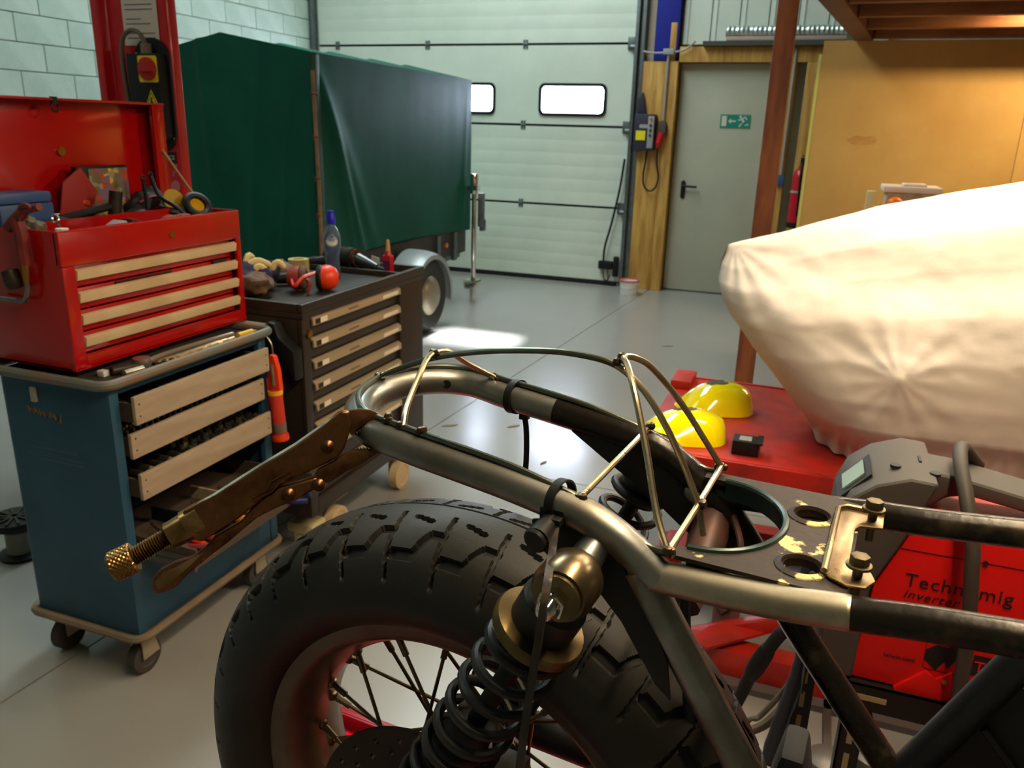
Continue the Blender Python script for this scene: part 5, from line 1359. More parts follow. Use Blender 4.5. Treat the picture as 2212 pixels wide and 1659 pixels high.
# brake disc
DV, DRr = .489, .120
hl = []
for ring_r, n_, off in ((.108, 24, 0), (.095, 24, 7.5)):
    for k in range(n_):
        a = math.radians(360 / n_ * k + off)
        hl.append([(ring_r * math.cos(a) + .0032 * math.cos(2 * PI * q / 8), ring_r * math.sin(a) + .0032 * math.sin(2 * PI * q / 8)) for q in range(8)])
hl.append([(.072 * math.cos(2 * PI * q / 40), .072 * math.sin(2 * PI * q / 40)) for q in range(40)])
dm = plate_with_holes([(DRr * math.cos(2 * PI * q / 72), DRr * math.sin(2 * PI * q / 72)) for q in range(72)], hl, 0, .0045)
dm.xf(Matrix(((1, 0, 0, WU), (0, 0, 1, DV), (0, 1, 0, WZ), (0, 0, 0, 1))))
part('brake_disc', dm.xf(BM), M('disc_steel', (52, 48, 42), .4, .8, (40, 36, 32), scale=12), wh)
part('disc_carrier', MB().lathe([(0, 0), (.074, 0), (.074, .004), (.05, .012), (.05, .05), (0, .05)], (WU, DV, WZ), (0, 1, 0), n=32).xf(BM), M('carrier_dark', (44, 40, 34), .5, .5), wh)
# ---- rear shocks
HWs = .0775
def shock(vs, sgn, parent):
    top = Vector((-.1675, vs, 1.2125)) if sgn > 0 else Vector((-.180, vs, 1.200))
    bot = Vector((-.335, vs + .004 * sgn, .873))
    d = (bot - top).normalized()
    L = (bot - top).length
    sb = bp('shock_absorber', MB().cyl(top + d * .05, top + d * (L * .55), .0075, n=14).cyl(top + d * (L * .52), bot - d * .02, .0245, .0245, 22).cyl(top + d * (L * .40), top + d * (L * .52), .017, .022, 18), blackpaint)
    # helical spring
    pts = []
    a = Vector((0, 1, 0)) - d * d.y
    a.normalize()
    b = d.cross(a)
    so_ = 0.0 if sgn > 0 else -.026
    turns, s0, s1 = 9.0, .052 + so_, .27
    n_ = int(turns * 22)
    for k in range(n_ + 1):
        t = k / n_
        tt = t
        an = 2 * PI * turns * t + .6
        pts.append(top + d * (s0 + (s1 - s0) * tt) + (a * math.cos(an) + b * math.sin(an)) * .0275)
    part('spring', MB().tube(pts, .0042, 10).xf(BM), springblk, sb)
    part('eye', MB().lathe([(.010, -.017), (.0185, -.017), (.0215, -.011), (.0215, .011), (.0185, .017), (.010, .017)], top, (0, 1, 0), n=28).xf(BM), M('eye_steel', (140, 122, 92), .28, .95, (110, 94, 70), scale=16), sb)
    part('upper_body', MB().lathe([(.012, -.004), (.019, .014), (.0235, .018), (.0235, .040), (.021, .047), (.014, .049)], top, d, n=28).xf(BM), M('shock_top_black', (30, 30, 29), .45), sb)
    part('spring_seat', MB().lathe([(.014, .038), (.0325, .040), (.034, .043), (.0335, .0485), (.030, .052), (.014, .053)], top + d * so_, d, n=36).xf(BM), M('gold_zinc', (128, 110, 72), .36, .85, (92, 76, 48), scale=18) if sgn > 0 else springblk, sb)
    part('bushing', MB().cyl(top + Vector((0, -.019 * sgn, 0)), top + Vector((0, .026 * sgn, 0)), .010, n=18).lathe([(.008, 0), (.0165, 0), (.0165, .003), (.008, .003)], top + Vector((0, -.0205 * sgn, 0)), (0, sgn, 0), n=28).xf(BM), M('washer_steel', (120, 104, 74), .3, .9), sb)
    part('acorn_nut', MB().prism([(.0102 * math.cos(PI * k / 3 + .3), .0102 * math.sin(PI * k / 3 + .3)) for k in range(6)], 0, .010, top + Vector((0, -.0205 * sgn, 0)), (1, 0, 0), (0, 0, 1), (0, -sgn, 0)).lathe([(.0078, .009), (.0080, .012), (.0070, .017), (.0045, .0205), (0, .0215)], top + Vector((0, -.0205 * sgn, 0)), (0, -sgn, 0), n=20).xf(BM), chrome, sb, bevel=.0008)
    part('mount_pin', MB().cyl(top + Vector((0, .014 * sgn, 0)), top + Vector((.004, abs(VM - HWs - vs) * sgn if sgn > 0 else -(vs - VM - HWs), .012)), .0125, .011, 18).xf(BM), steelblue, sb)
shock(.441, 1, mc_)
shock(.708, -1, mc_)
bp('swingarm', MB().tube([(-.35, .455, .87), (-.2, .462, .875), (.2, .47, .88)], .019, 14).tube([(-.35, .675, .87), (-.2, .668, .875), (.2, .66, .88)], .019, 14).cyl((-.309, .43, .872), (-.309, .70, .872), .008, n=12).tube([(.2, .47, .88), (.2, .66, .88)], .02, 12), blackpaint)
bp('engine_stub', MB().box((.12, .46, .70), (.5, .67, .86)).box((-.0, .50, TZp), (.4, .63, .70)), blackpaint, bevel=.01)
bp('brake_caliper', MB().box((-.262, .470, .925), (-.222, .52, .985)).cyl((-.268, .475, .965), (-.268, .475, 1.00), .008, n=10).box((-.285, .478, .96), (-.262, .50, .99)), M('caliper_tan', (112, 84, 52), .5, .4, (60, 48, 36), scale=20), bevel=.006)

# ============================================================ welded wire template for a seat tail
HW = .0775
wt = thing('wire_template', 'welded steel wire skeleton of a seat tail on the frame loop', 'wire frame', B((-.26, VM, 1.265)), BA)
def wp(name, mb, mat, **kw):
    return part(name, mb.xf(BM), mat, wt, **kw)
zt_ = .0158
wleg = [(-.114, 1.2285), (-.1250, 1.2285), (-.141, 1.2335), (-.160, 1.2430), (-.180, 1.2525), (-.200, 1.2585), (-.235, 1.2665), (-.274, 1.2720), (-.315, 1.2770), (-.343, 1.2812)]
wl1 = [(u, VM - HW + (.0 if u < -.13 else .0), z) for u, z in wleg]
wl2 = [(u, VM + HW, z) for u, z in wleg]
wb1 = []
for k in range(1, 12):
    a = PI * k / 12
    wb1.append((uc - .058 * math.sin(a), VM - HW * math.cos(a), 1.2815 + .005 * math.sin(a)))
base = wl1 + wb1 + wl2[::-1]
wp('base_wire', MB().tube(catmull(base, 5), .0026, 10), wiredark)
wp('front_cross_wire', MB().tube([(-.1135, VM - HW, 1.2285), (-.112, VM, 1.2315), (-.112, VM + HW, 1.2335)], .0026, 10), wiresteel)
wp('middle_cross_wire', MB().tube([(-.180, VM - HW, 1.2525), (-.177, VM + HW, 1.2555)], .0026, 10), wiresteel)
spn = [(-.403, 1.286), (-.379, 1.2985), (-.346, 1.3125), (-.301, 1.3245), (-.251, 1.3325), (-.216, 1.3345), (-.185, 1.3305), (-.162, 1.3145), (-.142, 1.2885), (-.125, 1.2585), (-.1125, 1.233)]
sp1 = catmull([(u, VM, z) for u, z in spn], 6)
wp('spine_wire', MB().tube(sp1[:37], .0026, 10), wiredark)
wp('spine_front_wire', MB().tube(sp1[36:] + [Vector((-.106, VM, 1.207))], .0026, 10), wiresteel)
hoop = [(-.1135, VM - HW, 1.2285), (-.1270, VM - .065, 1.249), (-.1430, VM - .046, 1.285), (-.1600, VM - .028, 1.320), (-.1720, VM - .012, 1.3345), (-.1790, VM, 1.3375), (-.1740, VM + .014, 1.3345), (-.1640, VM + .032, 1.322), (-.1440, VM + .052, 1.291), (-.1260, VM + .068, 1.258), (-.112, VM + HW, 1.2335)]
wp('front_hoop', MB().tube(catmull(hoop, 7), .0026, 10), wiresteel)
rh = [(-.327, VM - HW, 1.279), (-.331, VM - .066, 1.291), (-.337, VM - .040, 1.3065), (-.343, VM - .018, 1.3155), (-.346, VM, 1.3170), (-.344, VM + .018, 1.3140), (-.338, VM + .045, 1.297), (-.327, VM + HW, 1.277)]
wp('rear_hoop', MB().tube(catmull(rh, 7), .0025, 10), wiresteel)
random.seed(2)
for k, p in enumerate([(-.1135, VM - HW, 1.2285), (-.112, VM + HW, 1.2335), (-.112, VM, 1.2315), (-.180, VM - HW, 1.2535), (-.177, VM + HW, 1.2565), (-.346, VM, 1.3160), (-.327, VM - HW, 1.279), (-.327, VM + HW, 1.278), (-.403, VM, 1.286), (-.181, VM, 1.3355), (-.310, VM - HW, 1.2785), (-.340, VM - HW, 1.282)]):
    mb = MB()
    for q in range(4):
        mb.ball((p[0] + random.uniform(-.003, .003), p[1] + random.uniform(-.002, .002), p[2] + random.uniform(-.002, .002)), random.uniform(.0028, .0042), 8)
    wp('weld_bead', mb, M('weld_metal', (120, 100, 72), .35, .95, (70, 60, 50), scale=60))

# ============================================================ cable ties
def tie(name, u, zc, v, sgn, tail, label, bright):
    t = thing('cable_tie', label, 'cable tie', B((u, v, zc - .02)), BA)
    pth = []
    for k in range(28):
        a = 2 * PI * k / 28
        pth.append(Vector((u + .003 * math.cos(a), v + .0141 * math.cos(a), zc + .0018 + .0150 * math.sin(a))))
    mb = MB()
    n_ = len(pth)
    V, F = [], []
    for i, p in enumerate(pth):
        c = Vector((u, v, zc + .0018))
        d = (p - c).normalized()
        for du, dr in ((-.0032, 0), (.0032, 0), (.0032, .0014), (-.0032, .0014)):
            V.append(p + d * dr + Vector((du, 0, 0)))
    for i in range(n_):
        j = (i + 1) % n_
        for q in range(4):
            r_ = (q + 1) % 4
            F.append((i * 4 + q, j * 4 + q, j * 4 + r_, i * 4 + r_))
    part('band', mb.add(V, F).xf(BM), blackpl, t)
    if tail:
        tm2 = M('worn_black_nylon', (38, 30, 25), .4, 0, (84, 72, 56), scale=30, lo=.5, hi=.8, stretch=(4, 4, .4)) if bright else blackpl
        pth = catmull(tail, 8)
        V, F = [], []
        for i, p in enumerate(pth):
            for du, dv in ((-.0026, -.0007), (.0026, -.0007), (.0026, .0007), (-.0026, .0007)):
                V.append(p + Vector((du, dv, 0)))
        for i in range(len(pth) - 1):
            for q in range(4):
                r_ = (q + 1) % 4
                F.append((i * 4 + q, (i + 1) * 4 + q, (i + 1) * 4 + r_, i * 4 + r_))
        F += [(0, 1, 2, 3), tuple((len(pth) - 1) * 4 + q for q in (3, 2, 1, 0))]
        part('tail', MB().add(V, F).xf(BM), tm2, t)
        part('ratchet_head', MB().obox(tail[0], (.0085, .0075, .0065)).xf(BM), blackpl, t, bevel=.0008)
    return t
tie('near', -.194, 1.246, VM - HW, -1, [(-0.1897, 0.4700, 1.2395), (-0.1813, 0.4450, 1.2316), (-0.1694, 0.4100, 1.2293), (-0.1662, 0.3960, 1.2117), (-0.1686, 0.3920, 1.1764), (-0.1717, 0.3900, 1.1380), (-0.1757, 0.3900, 1.0882)], 'black cable tie with long worn tail on the near frame tube', True)
tie('far', -.305, 1.2605, VM + HW, 1, [(-0.2959, 0.6420, 1.2451), (-0.2935, 0.6420, 1.2308), (-0.2916, 0.6400, 1.2061), (-0.2917, 0.6380, 1.1807), (-0.2933, 0.6380, 1.1561)], 'black cable tie with hanging tail on the far frame tube', False)

# ============================================================ locking pliers clamped on the loop
PK = Vector((-0.44453, 0.39165, 1.19040))
PA = Vector((0.64692, 0.62190, 0.44130)).normalized()
PN = Vector((0.54692, -0.78166, 0.29980)).normalized()
PB = PN.cross(PA).normalized()
def PP(a, b, n=0.0): return PK + PA * a + PB * b + PN * n
lp = thing('locking_pliers', 'rusty locking pliers clamped to the end of the frame loop', 'pliers', PP(.1, -.05))
def pp(name, mb, mat, parent=lp, **kw): return part(name, mb, mat, parent, **kw)
def prism_p(poly, d0, d1): return MB().prism(poly, d0, d1, PK, PA, PB, PN)
def P3_(q): return PP(q[0], q[1], .0058)
body = [(0.0565, 0.0089), (0.0818, 0.0074), (0.1180, 0.0088), (0.1504, 0.0091), (0.1765, 0.0116), (0.1922, 0.0137), (0.1977, 0.0109), (0.1953, 0.0033), (0.1882, -0.0053), (0.1795, -0.0130), (0.1715, -0.0167), (0.1566, -0.0152), (0.1375, -0.0128), (0.1215, -0.0125), (0.1040, -0.0151), (0.0867, -0.0176), (0.0689, -0.0179), (0.0551, -0.0183), (0.0512, -0.0107), (0.0515, -0.0016)]
pp('upper_handle', prism_p(body, -.0088, .0088), plierrust, bevel=.0056, seg=4, ang=60)
pp('worn_edge', MB().tube([P3_(q) for q in ((0.0577, 0.0069), (0.0808, 0.0056), (0.1169, 0.0069), (0.1493, 0.0073), (0.1754, 0.0097), (0.1922, 0.0116))], [.0014, .0028, .003, .003, .0028, .0016], 8), M('worn_bright', (150, 150, 140), .34, .9, (96, 92, 80), scale=40))
jaw = [(0.1961, 0.0110), (0.2054, 0.0076), (0.2127, 0.0019), (0.2167, -0.0044), (0.2164, -0.0085), (0.2125, -0.0071), (0.2087, -0.0048), (0.2045, -0.0048), (0.1994, -0.0048), (0.1946, -0.0058), (0.1895, -0.0074), (0.1894, -0.0018)]
pp('fixed_jaw', prism_p(jaw, -.0065, .0065), plierrust, bevel=.0012)
mb = MB()
for k in range(9):
    t = k / 8
    a0 = Vector((0.2123, -0.0074)).lerp(Vector((0.1911, -0.0075)), t)
    mb.prism([(a0.x - .0012, a0.y + .001), (a0.x + .0012, a0.y + .001), (a0.x, a0.y - .0014)], -.0062, .0062, PK, PA, PB, PN)
pp('upper_teeth', mb, darkmetal)
lower = [(0.1785, -0.0167), (0.1876, -0.0192), (0.1969, -0.0250), (0.2037, -0.0265), (0.2003, -0.0301), (0.1847, -0.0313), (0.1711, -0.0294), (0.1582, -0.0300), (0.1494, -0.0275), (0.1471, -0.0209), (0.1538, -0.0165), (0.1677, -0.0174)]
pp('lower_jaw', prism_p(lower, -.006, .006), plierrust, bevel=.0015)
mb = MB()
for k in range(8):
    t = k / 7
    a0 = Vector((0.1861, -0.0188)).lerp(Vector((0.2010, -0.0266)), t)
    mb.prism([(a0.x - .0012, a0.y - .001), (a0.x + .0012, a0.y - .001), (a0.x, a0.y + .0016)], -.0058, .0058, PK, PA, PB, PN)
pp('lower_teeth', mb, darkmetal)
lever = [(0.1527, -0.0253), (0.1455, -0.0285), (0.1283, -0.0284), (0.1138, -0.0256), (0.0985, -0.0244), (0.0854, -0.0265), (0.0700, -0.0293), (0.0534, -0.0311), (0.0364, -0.0338), (0.0229, -0.0374), (0.0109, -0.0352), (0.0089, -0.0297), (0.0133, -0.0234), (0.0215, -0.0205), (0.0323, -0.0214), (0.0437, -0.0247), (0.0561, -0.0232), (0.0657, -0.0201), (0.0754, -0.0201), (0.0870, -0.0204), (0.0987, -0.0160), (0.1116, -0.0123), (0.1233, -0.0128), (0.1389, -0.0174), (0.1497, -0.0199)]
pp('release_lever', prism_p(lever, -.007, .007), plierrust, bevel=.003, seg=3, ang=60)
inl = [(0.0141, -0.0260), (0.0132, -0.0326), (0.0261, -0.0319), (0.0433, -0.0286), (0.0538, -0.0258), (0.0473, -0.0250), (0.0324, -0.0244), (0.0218, -0.0232)]
pp('lever_face', prism_p(inl, .0065, .0076), plierbright, bevel=.0006)
r_ = [(0.1697, -0.0048), (0.1265, -0.0212), (0.1489, -0.0268)]
for q in r_:
    pp('rivet', MB().lathe([(.0052, 0), (.0048, .002), (.003, .0036), (0, .0042)], PP(q[0], q[1], .0078), PN, n=16).cyl(PP(q[0], q[1], -.010), PP(q[0], q[1], .0079), .0045, n=12), plierrust)
c_a, c_b = Vector((0.0531, -0.0035)), Vector((0.0381, -0.0030))
def P3(q, n=0): return PP(q[0], q[1], n)
pp('collar', MB().cyl(P3(c_a), P3(c_b), .0112, .0104, 24).cyl(P3((0.0641, -0.0031)), P3((0.0518, -0.0031)), .0122, .0122, 24), plierbright, ang=50)
s_a, s_b = P3((0.0405, -0.0029)), P3((0.0084, -0.0027))
sd = (s_b - s_a)
sl = sd.length
sd.normalize()
prf = []
nth = 17
for k in range(nth):
    prf += [(.0056, sl * k / nth), (.0072, sl * (k + .5) / nth)]
pp('adjusting_screw', MB().lathe(prf + [(.0056, sl)], s_a, sd, n=18), M('screw_brown', (120, 90, 50), .35, .9), ang=20)
k_a = P3((0.0104, -0.0031))
kd = (P3((-0.0012, -0.0021)) - k_a).normalized()
def knurl(u, v):
    h = .0165 * u
    r = .0112 if .04 < u < .96 else .0102
    a = 2 * PI * v
    bumpy = .0006 * (1 if (int(u * 9) + int(v * 36)) % 2 else 0)
    e1 = kd.orthogonal().normalized()
    e2 = kd.cross(e1)
    return k_a + kd * h + (e1 * math.cos(a) + e2 * math.sin(a)) * (r + bumpy)
pp('knurled_knob', MB().grid(knurl, 20, 108, wrapv=True).lathe([(0, .0), (.0104, .0)], k_a, kd, n=36).lathe([(.0102, .0165), (.0095, .0178), (0, .0178)], k_a, kd, n=36), M('knob_brass', (176, 140, 84), .34, .9, (130, 96, 50), scale=40), ang=25)
pp('slot_mark', prism_p([(0.1109, 0.0102), (0.1186, 0.0097), (0.1232, 0.0094), (0.1192, 0.0080), (0.1125, 0.0075)], .0062, .0068), darkmetal)
mk = MB()
mk.tube([P3((0.1033, -0.0095), .0089), P3((0.1149, -0.0101), .0089), P3((0.1205, -0.0060), .0089), P3((0.1267, -0.0064), .0089), P3((0.1356, -0.0064), .0089), P3((0.1358, -0.0095), .0089), P3((0.1253, -0.0102), .0089), P3((0.1173, -0.0129), .0089), P3((0.1036, -0.0123), .0089)], .0009, 5, True)
pp('embossed_mark', mk, plierrust, label='embossed maker mark')

# ============================================================ red lift table with the covered motorcycle
RT = .65
rt = thing('red_lift_table', 'worn red motorcycle lift table under the white covered bike', 'lift table', (.8, 2.5, 0))
part('deck', MB().box((-.39, 2.13, RT - .012), (2.1, 2.87, RT)), redtable, rt, bevel=.002)
part('near_edge', MB().box((-.39, 2.118, RT - .07), (2.1, 2.1295, RT - .001)), redtable, rt, bevel=.002)
part('far_edge', MB().box((-.39, 2.8705, RT - .07), (2.1, 2.882, RT + .004)), redtable, rt, bevel=.002)
part('end_stop', MB().box((-.40, 2.72, RT + .0005), (-.33, 2.87, RT + .028)).box((-.40, 2.13, RT - .07), (-.391, 2.87, RT - .012)), redtable, rt, bevel=.003)
for y in (2.06, 2.84):
    part('base_beam', MB().box((-.33, y, 0), (1.9, y + .07, .10)), redtable, rt, bevel=.006)
part('base_cross', MB().box((-.33, 2.13, .0), (-.25, 2.84, .08)), redtable, rt, bevel=.006)
part('floor_strip', MB().box((-.33, 2.02, 0), (1.9, 2.058, .02)), M('strip_grey', (90, 80, 80), .6), rt)
part('scissor_leg', MB().prism([(-.30, .02), (-.20, .02), (1.0, RT - .07), (.90, RT - .07)], 2.15, 2.19, (0, 0, 0), (1, 0, 0), (0, 0, 1), (0, 1, 0)), redtable, rt, bevel=.003)
part('scissor_leg', MB().prism([(.95, .04), (1.05, .04), (-.16, RT - .07), (-.26, RT - .07)], 2.72, 2.76, (0, 0, 0), (1, 0, 0), (0, 0, 1), (0, 1, 0)), redtable, rt, bevel=.003)
part('ramp_flap', MB().prism([(-0.1804, 2.0253, 0.1600), (-0.1367, 2.1174, 0.1600), (-0.0656, 2.1834, 0.1600), (0.0650, 2.1923, 0.1600), (0.0017, 2.1308, 0.1600), (-0.1268, 2.0101, 0.1600)], .12, .128), redtable, rt)
part('pump_pedal', MB().box((-.34, 2.46, .081), (-.20, 2.62, .16)).box((-.37, 2.36, .03), (-.34, 2.66, .13)), M('pump_red', (170, 34, 34), .5), rt, bevel=.006)
part('pump_lever', MB().cyl((-.26, 2.53, .16), (-.26, 2.54, .235), .009, n=10).cyl((-.305, 2.54, .235), (-.215, 2.54, .235), .008, n=10), darkmetal, rt)
part('hydraulic_unit', MB().tube([(-.20, 2.36, .20), (-.08, 2.30, .10)], .05, 14).cyl((-.22, 2.37, .215), (-.20, 2.36, .20), .052, n=14).box((-.14, 2.28, .0), (-.06, 2.36, .10)), M('hydraulic_grey', (120, 96, 92), .5, .2, (140, 60, 56), scale=8), rt, bevel=.004)
for px in ((.205, 1.80), (.31, 1.86)):
    part('support_roller', MB().lathe([(0, 0), (.03, 0), (.05, .008), (.05, .04), (.03, .05), (0, .05)], (px[0], px[1], .0), (0, 0, 1), n=22).box((px[0] - .01, px[1], .0), (px[0] + .01, 2.06, .02)), M('roller_grey', (96, 90, 84), .45, .5), rt)

# ---- white cover over a motorcycle
ridge = [(-.30, 1.150), (-.232, 1.190), (-.15, 1.218), (-.072, 1.240), (.05, 1.284), (.163, 1.326), (.33, 1.368), (.5, 1.408), (.8, 1.44), (1.1, 1.38), (1.4, 1.36), (1.7, 1.22), (1.95, 1.15)]
nose = [(1.25, -.215), (1.19, -.236), (1.13, -.252), (1.08, -.250), (.99, -.205), (.92, -.145), (.855, -.085), (.80, -.035), (.74, .015), (.69, .06), (.6, .09)]
def interp(tb, x):
    tb = sorted(tb)
    if x <= tb[0][0]: return tb[0][1]
    for (a, b), (c, d) in zip(tb, tb[1:]):
        if x <= c:
            t = (x - a) / (c - a)
            return b + (d - b) * t
    return tb[-1][1]
Wt = [(0, .325), (.05, .330), (.13, .345), (.18, .385), (.3, .395), (.45, .37), (.6, .32), (.75, .245), (.87, .165), (.95, .085), (.985, .04), (1.0, 0.0)]
CY = 2.505
def cover(a, b):
    # a along the length, b from near hem (0) over the ridge (.5) to far hem (1)
    sgn = -1 if b <= .5 else 1
    h = b * 2 if b <= .5 else (1 - b) * 2
    h = h ** .8
    d = a ** 1.6 * 2.0
    z = 0
    x = 0
    zr_ = interp(ridge, -.23 + d)
    for _ in range(4):
        z = RT + .006 + (zr_ - RT - .006) * h
        x = interp(nose, z) + d
        zr_ = interp(ridge, x if d > .08 else x)
    z = RT + .006 + (zr_ - RT - .006) * h
    w = interp(Wt, h)
    k = min(1.0, d / .26)
    close = math.sqrt(max(0, 1 - (1 - k) ** 2))
    tail = max(0, 1 - x / .9)
    w *= (.05 + .95 * close) if d < .26 else 1
    w *= (.80 + .20 * min(1, max(0, (x + .25) / .7)))
    y = CY + sgn * w
    p = Vector((x, y, z))
    out = Vector((-.4 * (1 - k), sgn * 1.0, .35 * h))
    out.normalize()
    # pointed bulge where a part presses the cloth out
    if sgn < 0:
        q = Vector((x - .245, (z - .93) * 1.0))
        rr = q.length
        p += out * (.048 * math.exp(-rr / .085))
        # soft long wrinkles fanning from the tail and the bulge
        ang = math.atan2(z - .93, x - .245)
        p += out * (.0018 * math.sin(ang * 13 + 1.3) * math.exp(-((rr - .10) / .09) ** 2))
        a2 = math.atan2(z - 1.19, x + .22)
        r2 = math.hypot(z - 1.19, x + .22)
        p += out * (.0040 * math.sin(a2 * 15) * min(1, r2 / .14) * math.exp(-r2 / .30))
        # long drape along the flank
        p += out * (.012 * math.sin((z - .12 * x) * 26 + .8 * math.sin(x * 5)) * smooth(min(1, max(0, (h - .45) * 3))))
    n1 = noise.noise(Vector((x * 7, y * 7, z * 11)))
    n2 = noise.noise(Vector((x * 22, z * 34, 3)))
    p += out * (.005 * n1 + .0018 * n2)
    # pleats at the gathered hem
    f = max(0, 1 - h / .2)
    p += out * (.010 * f * math.sin(x * 150 + 5 * noise.noise(Vector((x * 12, 0, 7)))))
    if p.z < RT + .003:
        p.z = RT + .003
    return p
mb = MB().grid(cover, 230, 170)
solo('motorcycle_cover', mb, whitecloth, 'large white cloth cover draped over a motorcycle on the red table', 'cover', ang=80)

# ---- two yellow body panels
def shell(c, L, W, H, rz, tip, notch, sc=1):
    T = Matrix.Translation(c) @ Matrix.Rotation(rz, 4, 'Z')
    def f(u, v):
        x = (u - .5) * L
        wv = (v - .5) * 2
        e = max(0, 1 - abs(2 * u - 1) ** 3.2)
        wd = W / 2 * (e ** .42) * (1 - tip * (1 - u))
        hh = H * (.30 + .70 * (1 - (abs(2 * (u - .12) - 1)) ** 2.4)) * min(1, e * 6) ** .5
        cr_ = 1 - abs(wv) ** 2.6
        z = hh * max(0, cr_) ** .8
        if notch and u < .45 and wv < -.55:
            z = max(z, .035 * (1 - ((u - .2) / .25) ** 2))
        return T @ Vector((x, wd * wv, z + .001))
    return f
def panel(name, c, L, W, H, rz, tip, notch, label, st):
    t = thing(name, label, 'fairing', c, rz)
    f = shell(c, L, W, H, rz, tip, notch)
    mb = MB().grid(f, 44, 36)
    part('shell', mb, yellowgl, t, ang=70)
    u0, u1, v0, v1 = st
    part('black_patch', MB().grid(lambda a, b: f(u0 + (u1 - u0) * a + .02 * math.sin(b * 9), v0 + (v1 - v0) * b + .02 * math.sin(a * 7)) + Vector((0, 0, .0015)), 10, 10), M('torn_black_sticker', (36, 34, 26), .7, 0, (92, 88, 70), scale=60), t)
    part('underside', MB().grid(lambda a, b: f(.06 + .88 * a, .06 + .88 * b) - Vector((0, 0, .004)), 20, 16), blackpl, t)
    return t
panel('yellow_fairing', (-.235, 2.56, RT + .0005), .245, .235, .085, math.radians(28), .35, False, 'glossy yellow body panel with black patch further back on the red table', (.42, .66, .42, .66))
panel('yellow_fairing', (-.292, 2.262, RT + .0005), .262, .225, .078, math.radians(22), .30, True, 'glossy yellow body panel nearer the edge of the red table', (.44, .66, .50, .72))
# ---- small black box
bx3 = thing('small_black_box', 'small black box with grey label on the red table', 'box', (-.095, 2.20, RT))
part('box', MB().box((-.135, 2.175, RT + .0005), (-.062, 2.235, RT + .042)), blackpl, bx3, bevel=.003)
part('label', MB().box((-.118, 2.186, RT + .0422), (-.085, 2.222, RT + .0428)), ltgrey, bx3)
part('orange_side', MB().box((-.0618, 2.182, RT + .006), (-.0608, 2.23, RT + .032)), M('orange_card', (190, 80, 30), .6), bx3)
part('lid_flap', MB().box((-.07, 2.17, RT + .038), (-.054, 2.24, RT + .044)), blackpl, bx3)

# ============================================================ work stand with bits behind the cover
ws = thing('wooden_work_stand', 'pale wooden stand behind the white cover', 'stand', (.75, 5.6, 0))
part('top', MB().box((.28, 5.3, 1.05), (1.25, 5.9, 1.085)), softwood, ws, bevel=.003)
for x, y in ((.32, 5.34), (1.21, 5.34), (.32, 5.86), (1.21, 5.86)):
    part('leg', MB().box((x - .03, y - .03, 0), (x + .03, y + .03, 1.05)), softwood, ws, bevel=.003)
part('upright', MB().box((.275, 5.45, 1.085), (.325, 5.50, 1.20)), M('pale_wood', (220, 200, 150), .6), ws, bevel=.003)
cl_ = thing('clear_storage_box', 'clear plastic box full of papers on the wooden stand', 'box', (.50, 5.55, 1.085))
part('papers', MB().box((.385, 5.42, 1.0855), (.66, 5.70, 1.20)), M('paper_pile', (196, 170, 140), .8, 0, (160, 140, 120), scale=20), cl_, bevel=.006)
part('lid', MB().box((.36, 5.40, 1.20), (.68, 5.72, 1.235)).box((.47, 5.46, 1.235), (.60, 5.62, 1.25)), M('milky_plastic', (226, 206, 190), .4), cl_, bevel=.008)
sk = thing('orange_cap_jar', 'small white jar with round orange cap on the wooden stand', 'jar', (.43, 5.37, 1.085))
part('jar', MB().lathe([(0, 0), (.035, 0), (.037, .03), (.03, .04), (0, .04)], (.43, 5.36, 1.0855), n=20), whitepl, sk)
part('cap', MB().ball((.43, 5.36, 1.145), (.045, .045, .032), 18), M('bright_orange', (250, 120, 10), .4), sk)

# ============================================================ welding machine on its slotted-angle cart
wy0, wy1 = 1.25, 1.43
wd_ = thing('welding_machine', 'red inverter welding machine with grey handle', 'welder', (.35, 1.34, .650))
def XZ(*pts): return [(p[0], p[2]) for p in pts]
redp = XZ((0.1968, 1.2500, 0.9217), (0.1621, 1.2500, 0.8311), (0.1586, 1.2500, 0.7728), (0.1495, 1.2500, 0.6577)) + [(.62, .655), (.62, .905), (.55, .945), (0.2409, 1.2500, 0.9544)[::2]]
part('red_case', MB().prism(redp, wy0, wy1, (0, 0, 0), (1, 0, 0), (0, 0, 1), (0, 1, 0)), welderred, wd_, bevel=.004)
cw = [(.155, .655), (.105, .66), (.088, .80), (.092, .93), (.108, .972), (.140, 1.0), (.185, 1.018), (.225, 1.016), (0.2055, 1.2500, 0.9587)[::2], (0.1930, 1.2500, 0.9169)[::2], (0.1589, 1.2500, 0.8303)[::2], (0.1559, 1.2500, 0.7721)[::2]]
part('front_cowl', MB().prism(cw, wy0 - .006, wy1 + .006, (0, 0, 0), (1, 0, 0), (0, 0, 1), (0, 1, 0)), greypl, wd_, bevel=.008, seg=3)
hd = [(.205, 1.016), (.26, 1.012), (.34, .998), (.50, .972), (.60, .93), (.62, .89), (.60, .89), (.58, .925), (.48, .950), (.34, .974), (.275, .984), (.245, .976), (.225, .955), (.205, .96)]
part('carry_handle', MB().prism(hd, wy0 + .045, wy1 - .045, (0, 0, 0), (1, 0, 0), (0, 0, 1), (0, 1, 0)), greypl, wd_, bevel=.008, seg=3)
for (x, y, z) in ((.168, 1.30, 1.0145), (.222, 1.285, 1.0165)):
    part('screw_hole', MB().cyl((x, y, z - .002), (x, y, z + .0025), .008, n=14), ink, wd_)
part('slot', MB().box((.203, 1.325, 1.0165), (.207, 1.35, 1.0195)), ink, wd_)
dsp = part('display_frame', MB().prism([(.094, .948), (.136, .9985), (.134, 1.003), (.090, .952)], wy0 + .03, wy0 + .12, (0, 0, 0), (1, 0, 0), (0, 0, 1), (0, 1, 0)), ink, wd_)
